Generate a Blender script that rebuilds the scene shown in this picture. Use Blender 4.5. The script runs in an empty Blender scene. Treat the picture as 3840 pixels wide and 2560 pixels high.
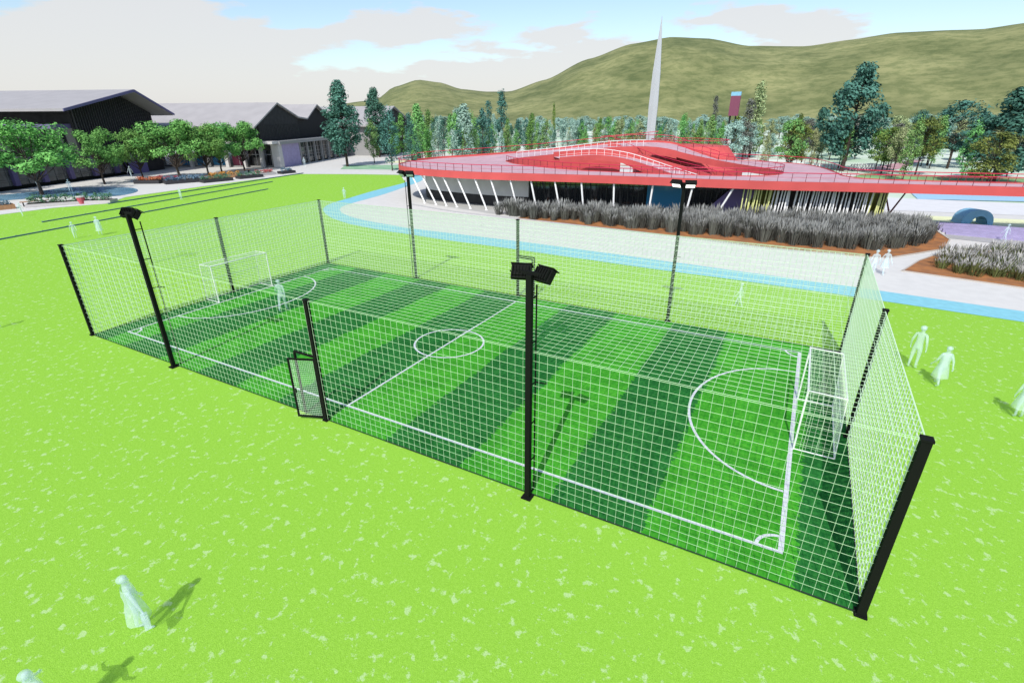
import bpy, bmesh, math, random
from mathutils import Vector, Matrix, noise
random.seed(7)
R = math.radians
scn = bpy.context.scene
COL = scn.collection

# ------------------------------------------------------------ camera, sky, sun, exposure
CAM = Vector((26.335, -9.278, 8.832))
YAW, PITCH, ROLL = -0.507109, -0.416713, -0.005399
fw = Vector((math.sin(YAW)*math.cos(PITCH), math.cos(YAW)*math.cos(PITCH), math.sin(PITCH)))
r0 = Vector((math.cos(YAW), -math.sin(YAW), 0)); u0 = r0.cross(fw)
rr = r0*math.cos(ROLL)+u0*math.sin(ROLL); uu = -r0*math.sin(ROLL)+u0*math.cos(ROLL)
cd = bpy.data.cameras.new('camera'); cam = bpy.data.objects.new('camera', cd); COL.objects.link(cam)
cam.matrix_world = Matrix(((rr.x, uu.x, -fw.x, CAM.x), (rr.y, uu.y, -fw.y, CAM.y), (rr.z, uu.z, -fw.z, CAM.z), (0, 0, 0, 1)))
cd.sensor_width = 36; cd.lens = 18.036; cd.clip_end = 4000; cd.clip_start = 0.1
scn.camera = cam

SUN_DIR = Vector((0.9, -5.1, 5.83)).normalized()       # towards the sun
sd = bpy.data.lights.new('sun', 'SUN'); sd.energy = 3.6; sd.angle = R(0.5); sd.color = (1, .965, .9)
so = bpy.data.objects.new('sun', sd); COL.objects.link(so)
so.rotation_euler = (-SUN_DIR).to_track_quat('-Z', 'Y').to_euler()
SUN_EL = math.asin(SUN_DIR.z); SUN_AZ = math.atan2(SUN_DIR.x, SUN_DIR.y)

w = bpy.data.worlds.new("World"); scn.world = w; w.use_nodes = True
nt = w.node_tree; N = nt.nodes; Lk = nt.links
for n in list(N): N.remove(n)
out = N.new('ShaderNodeOutputWorld'); bg = N.new('ShaderNodeBackground')
sky = N.new('ShaderNodeTexSky'); sky.sky_type = 'NISHITA'; sky.sun_disc = False
sky.sun_elevation = SUN_EL; sky.sun_rotation = SUN_AZ; sky.altitude = 50
sky.air_density = 1.0; sky.dust_density = 1.2; sky.ozone_density = 1.2
bg.inputs['Strength'].default_value = 0.15
tc = N.new('ShaderNodeTexCoord'); sep = N.new('ShaderNodeSeparateXYZ')
Lk.new(tc.outputs['Generated'], sep.inputs[0])
mp = N.new('ShaderNodeMapping'); mp.inputs['Scale'].default_value = (1.6, 1.6, 6.5); mp.inputs['Location'].default_value = (2.3, .4, .9)
Lk.new(tc.outputs['Generated'], mp.inputs[0])
nz = N.new('ShaderNodeTexNoise'); nz.inputs['Scale'].default_value = 2.2; nz.inputs['Detail'].default_value = 6; nz.inputs['Roughness'].default_value = .55
Lk.new(mp.outputs[0], nz.inputs[0])
# cloud cover thickens towards the horizon, and towards the west (left)
def math_node(op, a, b=None, c=None, clamp=False):
    n = N.new('ShaderNodeMath'); n.operation = op; n.use_clamp = clamp
    for i, v in enumerate((a, b, c)):
        if v is None: continue
        if isinstance(v, (int, float)): n.inputs[i].default_value = v
        else: Lk.new(v, n.inputs[i])
    return n.outputs[0]
z = sep.outputs['Z']; x = sep.outputs['X']
hz_ = math_node('MULTIPLY', math_node('SUBTRACT', 0.135, z), 3.4)
wx = math_node('MULTIPLY', x, -0.16)
cov = math_node('ADD', math_node('ADD', hz_, wx), math_node('MULTIPLY', math_node('SUBTRACT', nz.outputs[0], 0.58), 1.5))
mask = math_node('MULTIPLY', cov, 14.0, clamp=True)
mix = N.new('ShaderNodeMixRGB'); mix.inputs['Color2'].default_value = (4.4, 4.35, 4.3, 1)
mk = math_node('MULTIPLY', mask, 0.86)
Lk.new(mk, mix.inputs['Fac']); Lk.new(sky.outputs[0], mix.inputs['Color1'])
Lk.new(mix.outputs[0], bg.inputs['Color']); Lk.new(bg.outputs[0], out.inputs['Surface'])

scn.view_settings.view_transform = 'Standard'; scn.view_settings.look = 'None'
scn.view_settings.exposure = 0.28; scn.view_settings.gamma = 1

# ------------------------------------------------------------ materials
MATS = {}
def mat(name, col, rough=.7, metal=0, var=0, scale=5, col2=None, alpha=1, emit=None, spec=.3, bump=0, detail=4, perobj=0, trans=0, stops=(.35, .65)):
    if name in MATS: return MATS[name]
    m = bpy.data.materials.new(name); m.use_nodes = True; MATS[name] = m
    t = m.node_tree; b = t.nodes['Principled BSDF']
    b.inputs['Roughness'].default_value = rough; b.inputs['Metallic'].default_value = metal
    b.inputs['Specular IOR Level'].default_value = spec
    c = tuple(col)+(1,)
    b.inputs['Base Color'].default_value = c
    tcn = t.nodes.new('ShaderNodeTexCoord')
    last = None
    if col2 is not None or var:
        if col2 is None: col2 = [v*(1+var) for v in col]; c = tuple(v*(1-var) for v in col)+(1,)
        n = t.nodes.new('ShaderNodeTexNoise'); n.inputs['Scale'].default_value = scale; n.inputs['Detail'].default_value = detail
        t.links.new(tcn.outputs['Object'], n.inputs[0])
        rp = t.nodes.new('ShaderNodeValToRGB'); rp.color_ramp.elements[0].position = stops[0]; rp.color_ramp.elements[1].position = stops[1]
        rp.color_ramp.elements[0].color = c; rp.color_ramp.elements[1].color = tuple(col2)+(1,)
        t.links.new(n.outputs[0], rp.inputs[0]); last = rp.outputs[0]
    if perobj:
        oi = t.nodes.new('ShaderNodeObjectInfo'); hs = t.nodes.new('ShaderNodeHueSaturation')
        mr = t.nodes.new('ShaderNodeMapRange'); mr.inputs['To Min'].default_value = 1-perobj; mr.inputs['To Max'].default_value = 1+perobj
        t.links.new(oi.outputs['Random'], mr.inputs['Value']); t.links.new(mr.outputs[0], hs.inputs['Value'])
        mr2 = t.nodes.new('ShaderNodeMapRange'); mr2.inputs['To Min'].default_value = .48; mr2.inputs['To Max'].default_value = .53
        t.links.new(oi.outputs['Random'], mr2.inputs['Value']); t.links.new(mr2.outputs[0], hs.inputs['Hue'])
        if last: t.links.new(last, hs.inputs['Color'])
        else: hs.inputs['Color'].default_value = c
        last = hs.outputs[0]
    if last: t.links.new(last, b.inputs['Base Color'])
    if alpha < 1: b.inputs['Alpha'].default_value = alpha
    if trans: b.inputs['Transmission Weight'].default_value = trans
    if emit: b.inputs['Emission Color'].default_value = tuple(emit[:3])+(1,); b.inputs['Emission Strength'].default_value = emit[3]
    if bump:
        n2 = t.nodes.new('ShaderNodeTexNoise'); n2.inputs['Scale'].default_value = scale*4; n2.inputs['Detail'].default_value = 3
        t.links.new(tcn.outputs['Object'], n2.inputs[0])
        bp = t.nodes.new('ShaderNodeBump'); bp.inputs['Strength'].default_value = bump; bp.inputs['Distance'].default_value = .05
        t.links.new(n2.outputs[0], bp.inputs['Height']); t.links.new(bp.outputs[0], b.inputs['Normal'])
    return m

def grass_mat(name, cols, s1=4.2, s2=16, bump=.35):
    """lawn: three noises at blade, tuft and patch size"""
    m = bpy.data.materials.new(name); m.use_nodes = True; t = m.node_tree; b = t.nodes['Principled BSDF']
    b.inputs['Roughness'].default_value = .9; b.inputs['Specular IOR Level'].default_value = .1
    tcn = t.nodes.new('ShaderNodeTexCoord')
    def nzz(s, d):
        n = t.nodes.new('ShaderNodeTexNoise'); n.inputs['Scale'].default_value = s; n.inputs['Detail'].default_value = d; n.inputs['Roughness'].default_value = .65
        t.links.new(tcn.outputs['Object'], n.inputs[0]); return n.outputs[0]
    def ramp(f, a, bb, c0, c1):
        r = t.nodes.new('ShaderNodeValToRGB'); r.color_ramp.elements[0].position = a; r.color_ramp.elements[1].position = bb
        r.color_ramp.elements[0].color = tuple(c0)+(1,); r.color_ramp.elements[1].color = tuple(c1)+(1,); t.links.new(f, r.inputs[0]); return r.outputs[0]
    def mixc(f, a, bb, mode='MIX'):
        x = t.nodes.new('ShaderNodeMixRGB'); x.blend_type = mode
        if isinstance(f, float): x.inputs[0].default_value = f
        else: t.links.new(f, x.inputs[0])
        t.links.new(a, x.inputs[1])
        if isinstance(bb, tuple): x.inputs[2].default_value = bb
        else: t.links.new(bb, x.inputs[2])
        return x.outputs[0]
    base = ramp(nzz(s2, 6), .3, .7, cols[0], cols[1])
    pale = ramp(nzz(s1, 4), .58, .64, (0, 0, 0), (.62, .62, .62))
    c = mixc(pale, base, tuple(cols[2])+(1,))
    fine = ramp(nzz(55, 3), .35, .7, (.72, .72, .72), (1.12, 1.12, 1.12))
    c = mixc(1.0, c, fine, 'MULTIPLY')
    t.links.new(c, b.inputs['Base Color'])
    bp = t.nodes.new('ShaderNodeBump'); bp.inputs['Strength'].default_value = bump; bp.inputs['Distance'].default_value = .03
    t.links.new(nzz(40, 4), bp.inputs['Height']); t.links.new(bp.outputs[0], b.inputs['Normal'])
    MATS[name] = m; return m

# ------------------------------------------------------------ mesh helper
class MB:
    def __init__(s): s.v = []; s.f = []
    def box(s, c, d, rz=0, M=None):
        x, y, z = c; a, b, h = d[0]/2, d[1]/2, d[2]/2
        ca, sa = math.cos(rz), math.sin(rz); i = len(s.v)
        for dz in (-h, h):
            for dx, dy in ((-a, -b), (a, -b), (a, b), (-a, b)):
                p = Vector((x+dx*ca-dy*sa, y+dx*sa+dy*ca, z+dz)); s.v.append(M@p if M else p)
        for q in ((3, 2, 1, 0), (4, 5, 6, 7), (0, 1, 5, 4), (1, 2, 6, 5), (2, 3, 7, 6), (3, 0, 4, 7)): s.f.append([i+k for k in q])
        return s
    def bar(s, p, q, r, r2=None, n=4, cap=True):
        p = Vector(p); q = Vector(q); r2 = r if r2 is None else r2
        d = (q-p).normalized(); a = d.cross(Vector((0, 0, 1)) if abs(d.z) < .95 else Vector((1, 0, 0))).normalized(); b = d.cross(a)
        i = len(s.v)
        for c, rad in ((p, r), (q, r2)):
            for k in range(n):
                an = 2*math.pi*(k+.5)/n; s.v.append(c+a*math.cos(an)*rad+b*math.sin(an)*rad)
        for k in range(n): s.f.append([i+k, i+(k+1) % n, i+n+(k+1) % n, i+n+k])
        if cap: s.f.append([i+k for k in range(n)][::-1]); s.f.append([i+n+k for k in range(n)])
        return s
    def path(s, pts, r, n=6):
        for a, b in zip(pts, pts[1:]): s.bar(a, b, r, n=n)
        return s
    def prism(s, poly, z0, z1):
        """poly: list of xy; z0/z1 number or list"""
        n = len(poly); i = len(s.v)
        for k, p in enumerate(poly): s.v.append(Vector((p[0], p[1], z0[k] if isinstance(z0, list) else z0)))
        for k, p in enumerate(poly): s.v.append(Vector((p[0], p[1], z1[k] if isinstance(z1, list) else z1)))
        for k in range(n): s.f.append([i+k, i+(k+1) % n, i+n+(k+1) % n, i+n+k])
        s.f.append([i+k for k in range(n)][::-1]); s.f.append([i+n+k for k in range(n)])
        return s
    def extr(s, poly3, d):
        """extrude a planar 3-D polygon by vector d"""
        n = len(poly3); i = len(s.v); d = Vector(d)
        s.v += [Vector(p) for p in poly3]+[Vector(p)+d for p in poly3]
        for k in range(n): s.f.append([i+k, i+(k+1) % n, i+n+(k+1) % n, i+n+k])
        s.f.append([i+k for k in range(n)][::-1]); s.f.append([i+n+k for k in range(n)])
        return s
    def strip(s, A, B, th=0):
        """closed thin wall between polylines A and B (same length); th = thickness vector list or 0"""
        n = len(A); i = len(s.v); s.v += [Vector(p) for p in A]+[Vector(p) for p in B]
        for k in range(n-1): s.f.append([i+k, i+k+1, i+n+k+1, i+n+k])
        return s
    def sphere(s, c, r, nu=8, nv=6, sc=(1, 1, 1)):
        i = len(s.v); c = Vector(c)
        for a in range(nv+1):
            th = math.pi*a/nv
            for b in range(nu):
                ph = 2*math.pi*b/nu
                s.v.append(c+Vector((r*sc[0]*math.sin(th)*math.cos(ph), r*sc[1]*math.sin(th)*math.sin(ph), r*sc[2]*math.cos(th))))
        for a in range(nv):
            for b in range(nu): s.f.append([i+a*nu+b, i+(a+1)*nu+b, i+(a+1)*nu+(b+1) % nu, i+a*nu+(b+1) % nu])
        return s
    def mesh(s, name, m):
        me = bpy.data.meshes.new(name); me.from_pydata([tuple(v) for v in s.v], [], s.f)
        bm = bmesh.new(); bm.from_mesh(me); bmesh.ops.recalc_face_normals(bm, faces=bm.faces); bm.to_mesh(me); bm.free()
        me.materials.append(m); return me
    def build(s, name, m, parent=None, smooth=False, label=None):
        me = s.mesh(name, m)
        if smooth:
            for p in me.polygons: p.use_smooth = True
        return link(name, me, parent, label)

def link(name, me, parent=None, label=None):
    o = bpy.data.objects.new(name, me); COL.objects.link(o)
    if parent: o.parent = parent
    if label: o['label'] = label
    return o
def tag(o, label, cat, group=None):
    o['label'] = label; o['category'] = cat
    if group: o['group'] = group
    return o
def thing(name, label, cat, loc=(0, 0, 0), rz=0, group=None):
    o = bpy.data.objects.new(name, None); COL.objects.link(o); o.location = loc; o.rotation_euler = (0, 0, rz)
    o.empty_display_size = .2
    return tag(o, label, cat, group)
def struct(o): o['kind'] = 'structure'; return o
def copy_tree(o, parent=None):
    c = o.copy(); COL.objects.link(c)
    if parent: c.parent = parent
    for ch in list(o.children): copy_tree(ch, c)
    return c
def sheet(name, poly, z, m, sub=None):
    """flat (slightly solid) ground sheet from an outline"""
    bm = bmesh.new(); vs = [bm.verts.new((p[0], p[1], z)) for p in poly]
    for a, b in zip(vs, vs[1:]+vs[:1]): bm.edges.new((a, b))
    bmesh.ops.triangle_fill(bm, use_beauty=True, edges=bm.edges[:])
    bmesh.ops.recalc_face_normals(bm, faces=bm.faces)
    for f in bm.faces:
        if f.normal.z < 0: f.normal_flip()
    me = bpy.data.meshes.new(name); bm.to_mesh(me); bm.free(); me.materials.append(m)
    return struct(link(name, me))
def smooth_line(pts, k=4):
    """Catmull-Rom through points (any dimension)"""
    P = [Vector(p) for p in pts]; out = []
    for i in range(len(P)-1):
        a = P[max(i-1, 0)]; b = P[i]; c = P[i+1]; d = P[min(i+2, len(P)-1)]
        for j in range(k):
            t = j/k; out.append(.5*((2*b)+(c-a)*t+(2*a-5*b+4*c-d)*t*t+(3*b-3*c+d-a)*t**3))
    out.append(P[-1]); return out
def inside(p, poly):
    c = False; n = len(poly)
    for i in range(n):
        x1, y1 = poly[i][:2]; x2, y2 = poly[i-1][:2]
        if (y1 > p[1]) != (y2 > p[1]) and p[0] < (x2-x1)*(p[1]-y1)/(y2-y1)+x1: c = not c
    return c

# palette
lawn_m = grass_mat('lawn_grass', [(.235, .48, .04), (.30, .57, .065), (.50, .68, .34)])
turf_l = grass_mat('turf_light', [(.034, .29, .022), (.055, .36, .036), (.10, .36, .05)], s2=10, bump=.2)
turf_d = grass_mat('turf_dark', [(.012, .155, .035), (.02, .20, .055), (.03, .21, .05)], s2=10, bump=.2)
white_l = mat('line_paint', (.55, .57, .60), .6, var=.06, scale=9)
concrete = mat('pale_concrete', (.56, .55, .525), .75, var=.035, scale=1.5, bump=.05)
blue_path = mat('blue_rubber', (.20, .47, .55), .8, var=.06, scale=3)
black = mat('black_steel', (.006, .007, .006), .75, spec=.12)
dkmetal = mat('dark_metal', (.03, .032, .034), .4, metal=.4)
cordn = mat('net_cord_green', (.50, .70, .46), .8)
cordm = mat('net_cord', (.66, .78, .62), .8)
whitem = mat('white_paint', (.80, .80, .80), .45)
redm = mat('red_paint', (.50, .078, .075), .7, var=.07, scale=.6)
redrail = mat('crimson_paint', (.52, .02, .07), .4)
pinkdeck = mat('pink_deck', (.46, .30, .335), .8, var=.08, scale=1.2)
post_red = mat('maroon_post', (.14, .02, .03), .5)
greywall = mat('grey_render', (.50, .50, .50), .8, var=.06, scale=.8)
darkwall = mat('charcoal_cladding', (.028, .027, .028), .7, var=.25, scale=1.5)
roofm = mat('grey_roof', (.33, .315, .315), .6, var=.05, scale=.5)
glass = mat('dark_glass', (.015, .018, .022), .06, spec=.9)
glassb = mat('blue_glass', (.03, .16, .30), .1, spec=.8)
glassy = mat('olive_glass', (.10, .11, .015), .15, spec=.6)
violet = mat('violet_wall', (.16, .13, .30), .7, var=.05, scale=1)
lilac = mat('lilac_concrete', (.33, .29, .47), .75, var=.08, scale=2)
mulch = mat('mulch', (.22, .10, .045), .95, col2=(.36, .15, .05), scale=1.2, bump=.4)
earth = mat('dark_soil', (.05, .035, .03), .95, var=.2, scale=6)
wood = mat('timber', (.36, .20, .10), .7, var=.15, scale=6)
trunkm = mat('bark', (.05, .038, .03), .9, var=.3, scale=5, bump=.4)
trunkp = mat('pale_bark', (.20, .17, .13), .9, var=.3, scale=5)
water = mat('pool_water', (.10, .25, .38), .12, col2=(.28, .50, .66), scale=.35, spec=.6)
sand = mat('pale_yellow_rubber', (.66, .68, .42), .9, var=.03, scale=1)
bluepaint = mat('blue_paint', (.22, .46, .62), .6, var=.05, scale=2)
ghost = mat('pale_translucent_figure', (.66, .80, .84), .8, alpha=.32)

# ------------------------------------------------------------ ground
g = MB(); S = 1600; g.v = [Vector((-S, -S, -.03)), Vector((S, -S, -.03)), Vector((S, S, -.03)), Vector((-S, S, -.03))]; g.f = [[0, 1, 2, 3]]
farg = mat('far_ground', (.36, .50, .34), .95, col2=(.62, .66, .60), scale=.05, detail=6)
struct(g.build('ground', farg))
LAWN_W = [(-60, -60), (-42.6, 6), (-42.8, 11.3), (-42.9, 15.7), (-41.0, 19.9), (-44.5, 23.5), (-45.0, 27.8), (-46, 34.2), (-46.6, 42.8), (-46.7, 51.2), (-38, 55), (-31.0, 57.4)]
sheet('lawn', LAWN_W+[(-23.86, 50), (-15, 36), (10, 28), (120, 24), (120, -60)], 0.0, lawn_m)
# concrete plaza round the buildings and beyond the lawn
sheet('plaza', [(-140, -60), (-60.3, -60), (-42.9, 6), (-43.1, 11.3), (-43.2, 15.7), (-41.3, 19.9), (-44.8, 23.5), (-45.3, 27.8), (-46.3, 34.2), (-46.9, 42.8), (-47, 51.3), (-38.2, 55.3), (-31.2, 57.7), (-24, 50.3), (-15, 52), (0, 75), (35, 72), (60, 70), (100, 78), (100, 84), (30, 92), (-25, 84), (-42, 92), (-70, 110), (-140, 140)], -0.012, concrete)
BO = [(-31.2, 57.6), (-27, 54.5), (-23.86, 50.07), (-21.78, 41.4), (-19.75, 34.6), (-18.7, 31.2), (-16.65, 28.3), (-12.9, 25.6), (-8.97, 24.0), (-4.99, 23.2), (-.5, 22.85), (3.57, 22.6), (10.6, 22.4), (17.5, 22.1), (25.8, 21.9), (30.9, 21.6), (36.3, 21.2), (60, 19.5), (118, 15)]
BI = [(-28, 58.5), (-23.5, 53.5), (-20.71, 46.27), (-18.37, 39.22), (-17.0, 33.2), (-16.2, 30.6), (-14.6, 28.6), (-11.73, 26.8), (-8.22, 25.7), (-4.5, 25.1), (-1.8, 24.8), (2.04, 24.8), (9.41, 24.75), (16.78, 24.4), (25.65, 23.85), (31.02, 23.5), (36.7, 23.0), (60, 21.3), (118, 17)]
BOs = smooth_line([Vector((*p, 0)) for p in BO], 5); BIs = smooth_line([Vector((*p, 0)) for p in BI], 5)
def band(name, A, B, z, m, th=.0):
    b = MB(); b.strip([(p.x, p.y, z) for p in A], [(p.x, p.y, z) for p in B]); return struct(b.build(name, m))
PATH_IN = [(-20, 62), (-18, 57), (-17.0, 50), (-16.5, 44), (-14.5, 38.5), (-9.85, 34.16), (-3.38, 32.51), (4.4, 32.02), (11.11, 31.61), (16.89, 31.25), (25.19, 30.5), (31, 30.6), (34, 31), (40, 31), (60, 31), (118, 31)]
sheet('path', [(p.x, p.y) for p in BIs]+[(118, 62), (40, 62), (36, 56), (20, 52), (-10, 48), (-15, 50), (-20, 62)], 0.008, concrete)
band('blue_path_border', BOs, BIs, 0.012, blue_path)

# ------------------------------------------------------------ football pitch
LX, LY = 28.82, 13.5
pm_ = bpy.data.materials.new('striped_turf'); pm_.use_nodes = True; t = pm_.node_tree; b = t.nodes['Principled BSDF']
b.inputs['Roughness'].default_value = .9; b.inputs['Specular IOR Level'].default_value = .1
def nd(k, **kw):
    n = t.nodes.new(k)
    for a_, v_ in kw.items(): setattr(n, a_, v_)
    return n
def nse(sc, det=4, sx=1, sy=1):
    mp_ = nd('ShaderNodeMapping'); mp_.inputs['Scale'].default_value = (sx, sy, 1); t.links.new(tcn.outputs['Object'], mp_.inputs[0])
    n = nd('ShaderNodeTexNoise'); n.inputs['Scale'].default_value = sc; n.inputs['Detail'].default_value = det; t.links.new(mp_.outputs[0], n.inputs[0]); return n.outputs[0]
def mth(op, a_, b_):
    n = nd('ShaderNodeMath', operation=op)
    for i_, v_ in enumerate((a_, b_)):
        if isinstance(v_, (int, float)): n.inputs[i_].default_value = v_
        else: t.links.new(v_, n.inputs[i_])
    return n.outputs[0]
tcn = nd('ShaderNodeTexCoord'); sx_ = nd('ShaderNodeSeparateXYZ'); t.links.new(tcn.outputs['Object'], sx_.inputs[0])
jit = mth('ADD', mth('MULTIPLY', mth('SUBTRACT', nse(9, 5), .5), .55), mth('MULTIPLY', mth('SUBTRACT', nse(.5, 2), .5), .25))
fx_ = mth('DIVIDE', mth('ADD', sx_.outputs['X'], jit), LX)
rp_ = nd('ShaderNodeValToRGB'); rp_.color_ramp.interpolation = 'CONSTANT'; cr = rp_.color_ramp
STR = [0, 1.0, 2.4, 5.0, 7.5, 9.7, 12.0, 14.4, 16.8, 19.4, 22.1, 24.5, 27.6]
DK = [1, 0, 1, 0, 1, 0, 1, 0, 1, 0, 1, 0, 1]
while len(cr.elements) < len(STR): cr.elements.new(.5)
for e_, x_, d_ in zip(cr.elements, STR, DK): e_.position = x_/LX; e_.color = (1-d_,)*3+(1,)
t.links.new(fx_, rp_.inputs[0])
def rmp(f, c0, c1, p0=.3, p1=.7):
    r_ = nd('ShaderNodeValToRGB'); r_.color_ramp.elements[0].position = p0; r_.color_ramp.elements[1].position = p1
    r_.color_ramp.elements[0].color = tuple(c0)+(1,); r_.color_ramp.elements[1].color = tuple(c1)+(1,); t.links.new(f, r_.inputs[0]); return r_.outputs[0]
lt = rmp(nse(14, 6, 1, .5), (.028, .27, .016), (.075, .37, .030)); dkc = rmp(nse(14, 6, 1, .5), (.006, .10, .018), (.028, .19, .036))
mx_ = nd('ShaderNodeMixRGB'); t.links.new(rp_.outputs[0], mx_.inputs[0]); t.links.new(dkc, mx_.inputs[1]); t.links.new(lt, mx_.inputs[2])
wr_ = rmp(nse(1.1, 7), (.74, .80, .74), (1.12, 1.05, 1.0), .38, .6); fn_ = rmp(nse(60, 2), (.75, .75, .75), (1.12, 1.12, 1.12))
m1_ = nd('ShaderNodeMixRGB', blend_type='MULTIPLY'); m1_.inputs[0].default_value = 1; t.links.new(mx_.outputs[0], m1_.inputs[1]); t.links.new(wr_, m1_.inputs[2])
m2_ = nd('ShaderNodeMixRGB', blend_type='MULTIPLY'); m2_.inputs[0].default_value = 1; t.links.new(m1_.outputs[0], m2_.inputs[1]); t.links.new(fn_, m2_.inputs[2])
t.links.new(m2_.outputs[0], b.inputs['Base Color'])
po = sheet('pitch', [(0, -.02), (LX, -.02), (LX, LY), (0, LY)], .016, pm_)
lm = MB(); Z = .021
def line_h(x0, y0, x1, y1, wd=.08):
    d = Vector((x1-x0, y1-y0, 0)).normalized(); nn = Vector((-d.y, d.x, 0))*wd/2; a = Vector((x0, y0, Z)); b = Vector((x1, y1, Z))
    lm.strip([a-nn, b-nn], [a+nn, b+nn])
def arc(cx, cy, rx, ry, a0, a1, wd=.08, n=40):
    A = []; B = []
    for k in range(n+1):
        t = a0+(a1-a0)*k/n; A.append((cx+(rx-wd/2)*math.cos(t), cy+(ry-wd/2)*math.sin(t), Z)); B.append((cx+(rx+wd/2)*math.cos(t), cy+(ry+wd/2)*math.sin(t), Z))
    lm.strip(A, B)
X0, X1, Y0, Y1 = 1.0, 27.38, .93, 12.65
e = .045
line_h(X0-e, Y0, X1+e, Y0); line_h(X0-e, Y1, X1+e, Y1)
Z = .0225; line_h(X0, Y0+e, X0, Y1-e); line_h(X1, Y0+e, X1, Y1-e, .115); line_h(14.4, Y0+e, 14.4, Y1-e)
Z = .024; arc(14.4, 6.75, 1.45, 1.45, 0, 2*math.pi)
arc(X1-.07, 6.9, 3.0, 3.75, math.pi/2, 1.5*math.pi); arc(X0+.045, 6.9, 3.0, 3.75, -math.pi/2, math.pi/2)
for cx, cy, a in ((X0, Y0, 0), (X1, Y0, math.pi/2), (X1, Y1, math.pi), (X0, Y1, 1.5*math.pi)): arc(cx, cy, .5, .5, a+.1, a+math.pi/2-.1, n=10)
lm.build('line_marking', white_l, po)

# ------------------------------------------------------------ ball court cage: posts, nets, gates
PH = 4.0; T1, T3 = 6.75, 21.75
cage = thing('ball_court_cage', 'tall white net cage on black posts around the striped football pitch', 'net cage')
def post(x, y, s=.11, h=PH):
    b = MB(); b.box((x, y, h/2), (s, s, h)); b.box((x, y, h+.02), (s+.03, s+.03, .04)); b.box((x, y, .02), (s+.07, s+.07, .04))
    o = b.build('post', black, cage)
    for dx, dy in ((-1, -1), (1, 1)):
        q = MB(); q.bar((x+dx*(s/2+.018), y+dy*(s/2+.018), .03), (x+dx*(s/2+.018), y+dy*(s/2+.018), .07), .010, n=6); q.build('bolt', dkmetal, o)
for x, y, s in ((0, 0, .13), (14.45, 0, .12), (LX, 0, .15), (0, LY, .12), (14.05, LY, .12), (LX, LY, .12), (0, LY/2, .12), (LX, LY/2, .12)): post(x, y, s)
SP = .205; CR = .0046
def net(name, o, a, b, A, B, holes=None, sag=0, CR=CR, mm=None):
    """cords in the plane o + s*a + t*b, s in 0..A, t in 0..B"""
    o = Vector(o); a = Vector(a); b = Vector(b); m = MB()
    na = round(A/SP); nb = round(B/SP)
    def dip(s, t): return Vector((0, 0, -sag*(1-abs(2*s/A-1)**2)*(1-abs(2*t/B-1)**2))) if sag else Vector((0, 0, 0))
    def cord(p0, p1, rr, seg=1):
        for k in range(seg):
            q0 = (p0[0]+(p1[0]-p0[0])*k/seg, p0[1]+(p1[1]-p0[1])*k/seg); q1 = (p0[0]+(p1[0]-p0[0])*(k+1)/seg, p0[1]+(p1[1]-p0[1])*(k+1)/seg)
            if holes and holes((q0[0]+q1[0])/2, (q0[1]+q1[1])/2): continue
            m.bar(o+a*q0[0]+b*q0[1]+dip(*q0), o+a*q1[0]+b*q1[1]+dip(*q1), rr, n=3, cap=False)
    for i in range(na+1):
        s = A*i/na; cord((s, 0), (s, B), CR*1.6 if i in (0, na) else CR, 24 if holes else (10 if sag else 1))
    for j in range(nb+1):
        t = B*j/nb; cord((0, t), (A, t), CR*1.3 if j in (0, nb) else CR, na if holes else (12 if sag else 1))
    return m.build(name, mm or cordm, cage)
gate_near = lambda s, t: 13.5 < s < 14.4 and t < 2.15
gate_far = lambda s, t: 14.05 < s < 14.95 and t < 2.15
net('netting', (0, 0, .03), (1, 0, 0), (0, 0, 1), LX, PH-.05, gate_near, CR=.0050, mm=cordn)
net('netting', (0, LY, .03), (1, 0, 0), (0, 0, 1), LX, PH-.05, gate_far, CR=.0078)
net('netting', (0, 0, .03), (0, 1, 0), (0, 0, 1), LY, PH-.05, CR=.0095)
net('netting', (LX, 0, .03), (0, 1, 0), (0, 0, 1), LY, PH-.05, CR=.0105)
net('ceiling_netting', (.02, .02, PH+.005), (1, 0, 0), (0, 1, 0), LX-.04, LY-.04, sag=.07, CR=.0048, mm=cordn)
cb = MB()
for a, b in (((0, 0), (13.5, 0)), ((14.5, 0), (LX, 0)), ((LX, 0), (LX, LY)), ((0, LY), (14, LY)), ((14.95, LY), (LX, LY)), ((0, 0), (0, LY))):
    cb.bar((a[0], a[1], .03), (b[0], b[1], .03), .014, n=5)
cb.build('ground_cable', dkmetal, cage)
def frame(b, x0, x1, z0, z1, y, t=.05):
    b.box(((x0+x1)/2, y, z1), (x1-x0+t, t, t)); b.box(((x0+x1)/2, y, z0), (x1-x0+t, t, t))
    b.box((x0, y, (z0+z1)/2), (t, t, z1-z0-t)); b.box((x1, y, (z0+z1)/2), (t, t, z1-z0-t))
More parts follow.
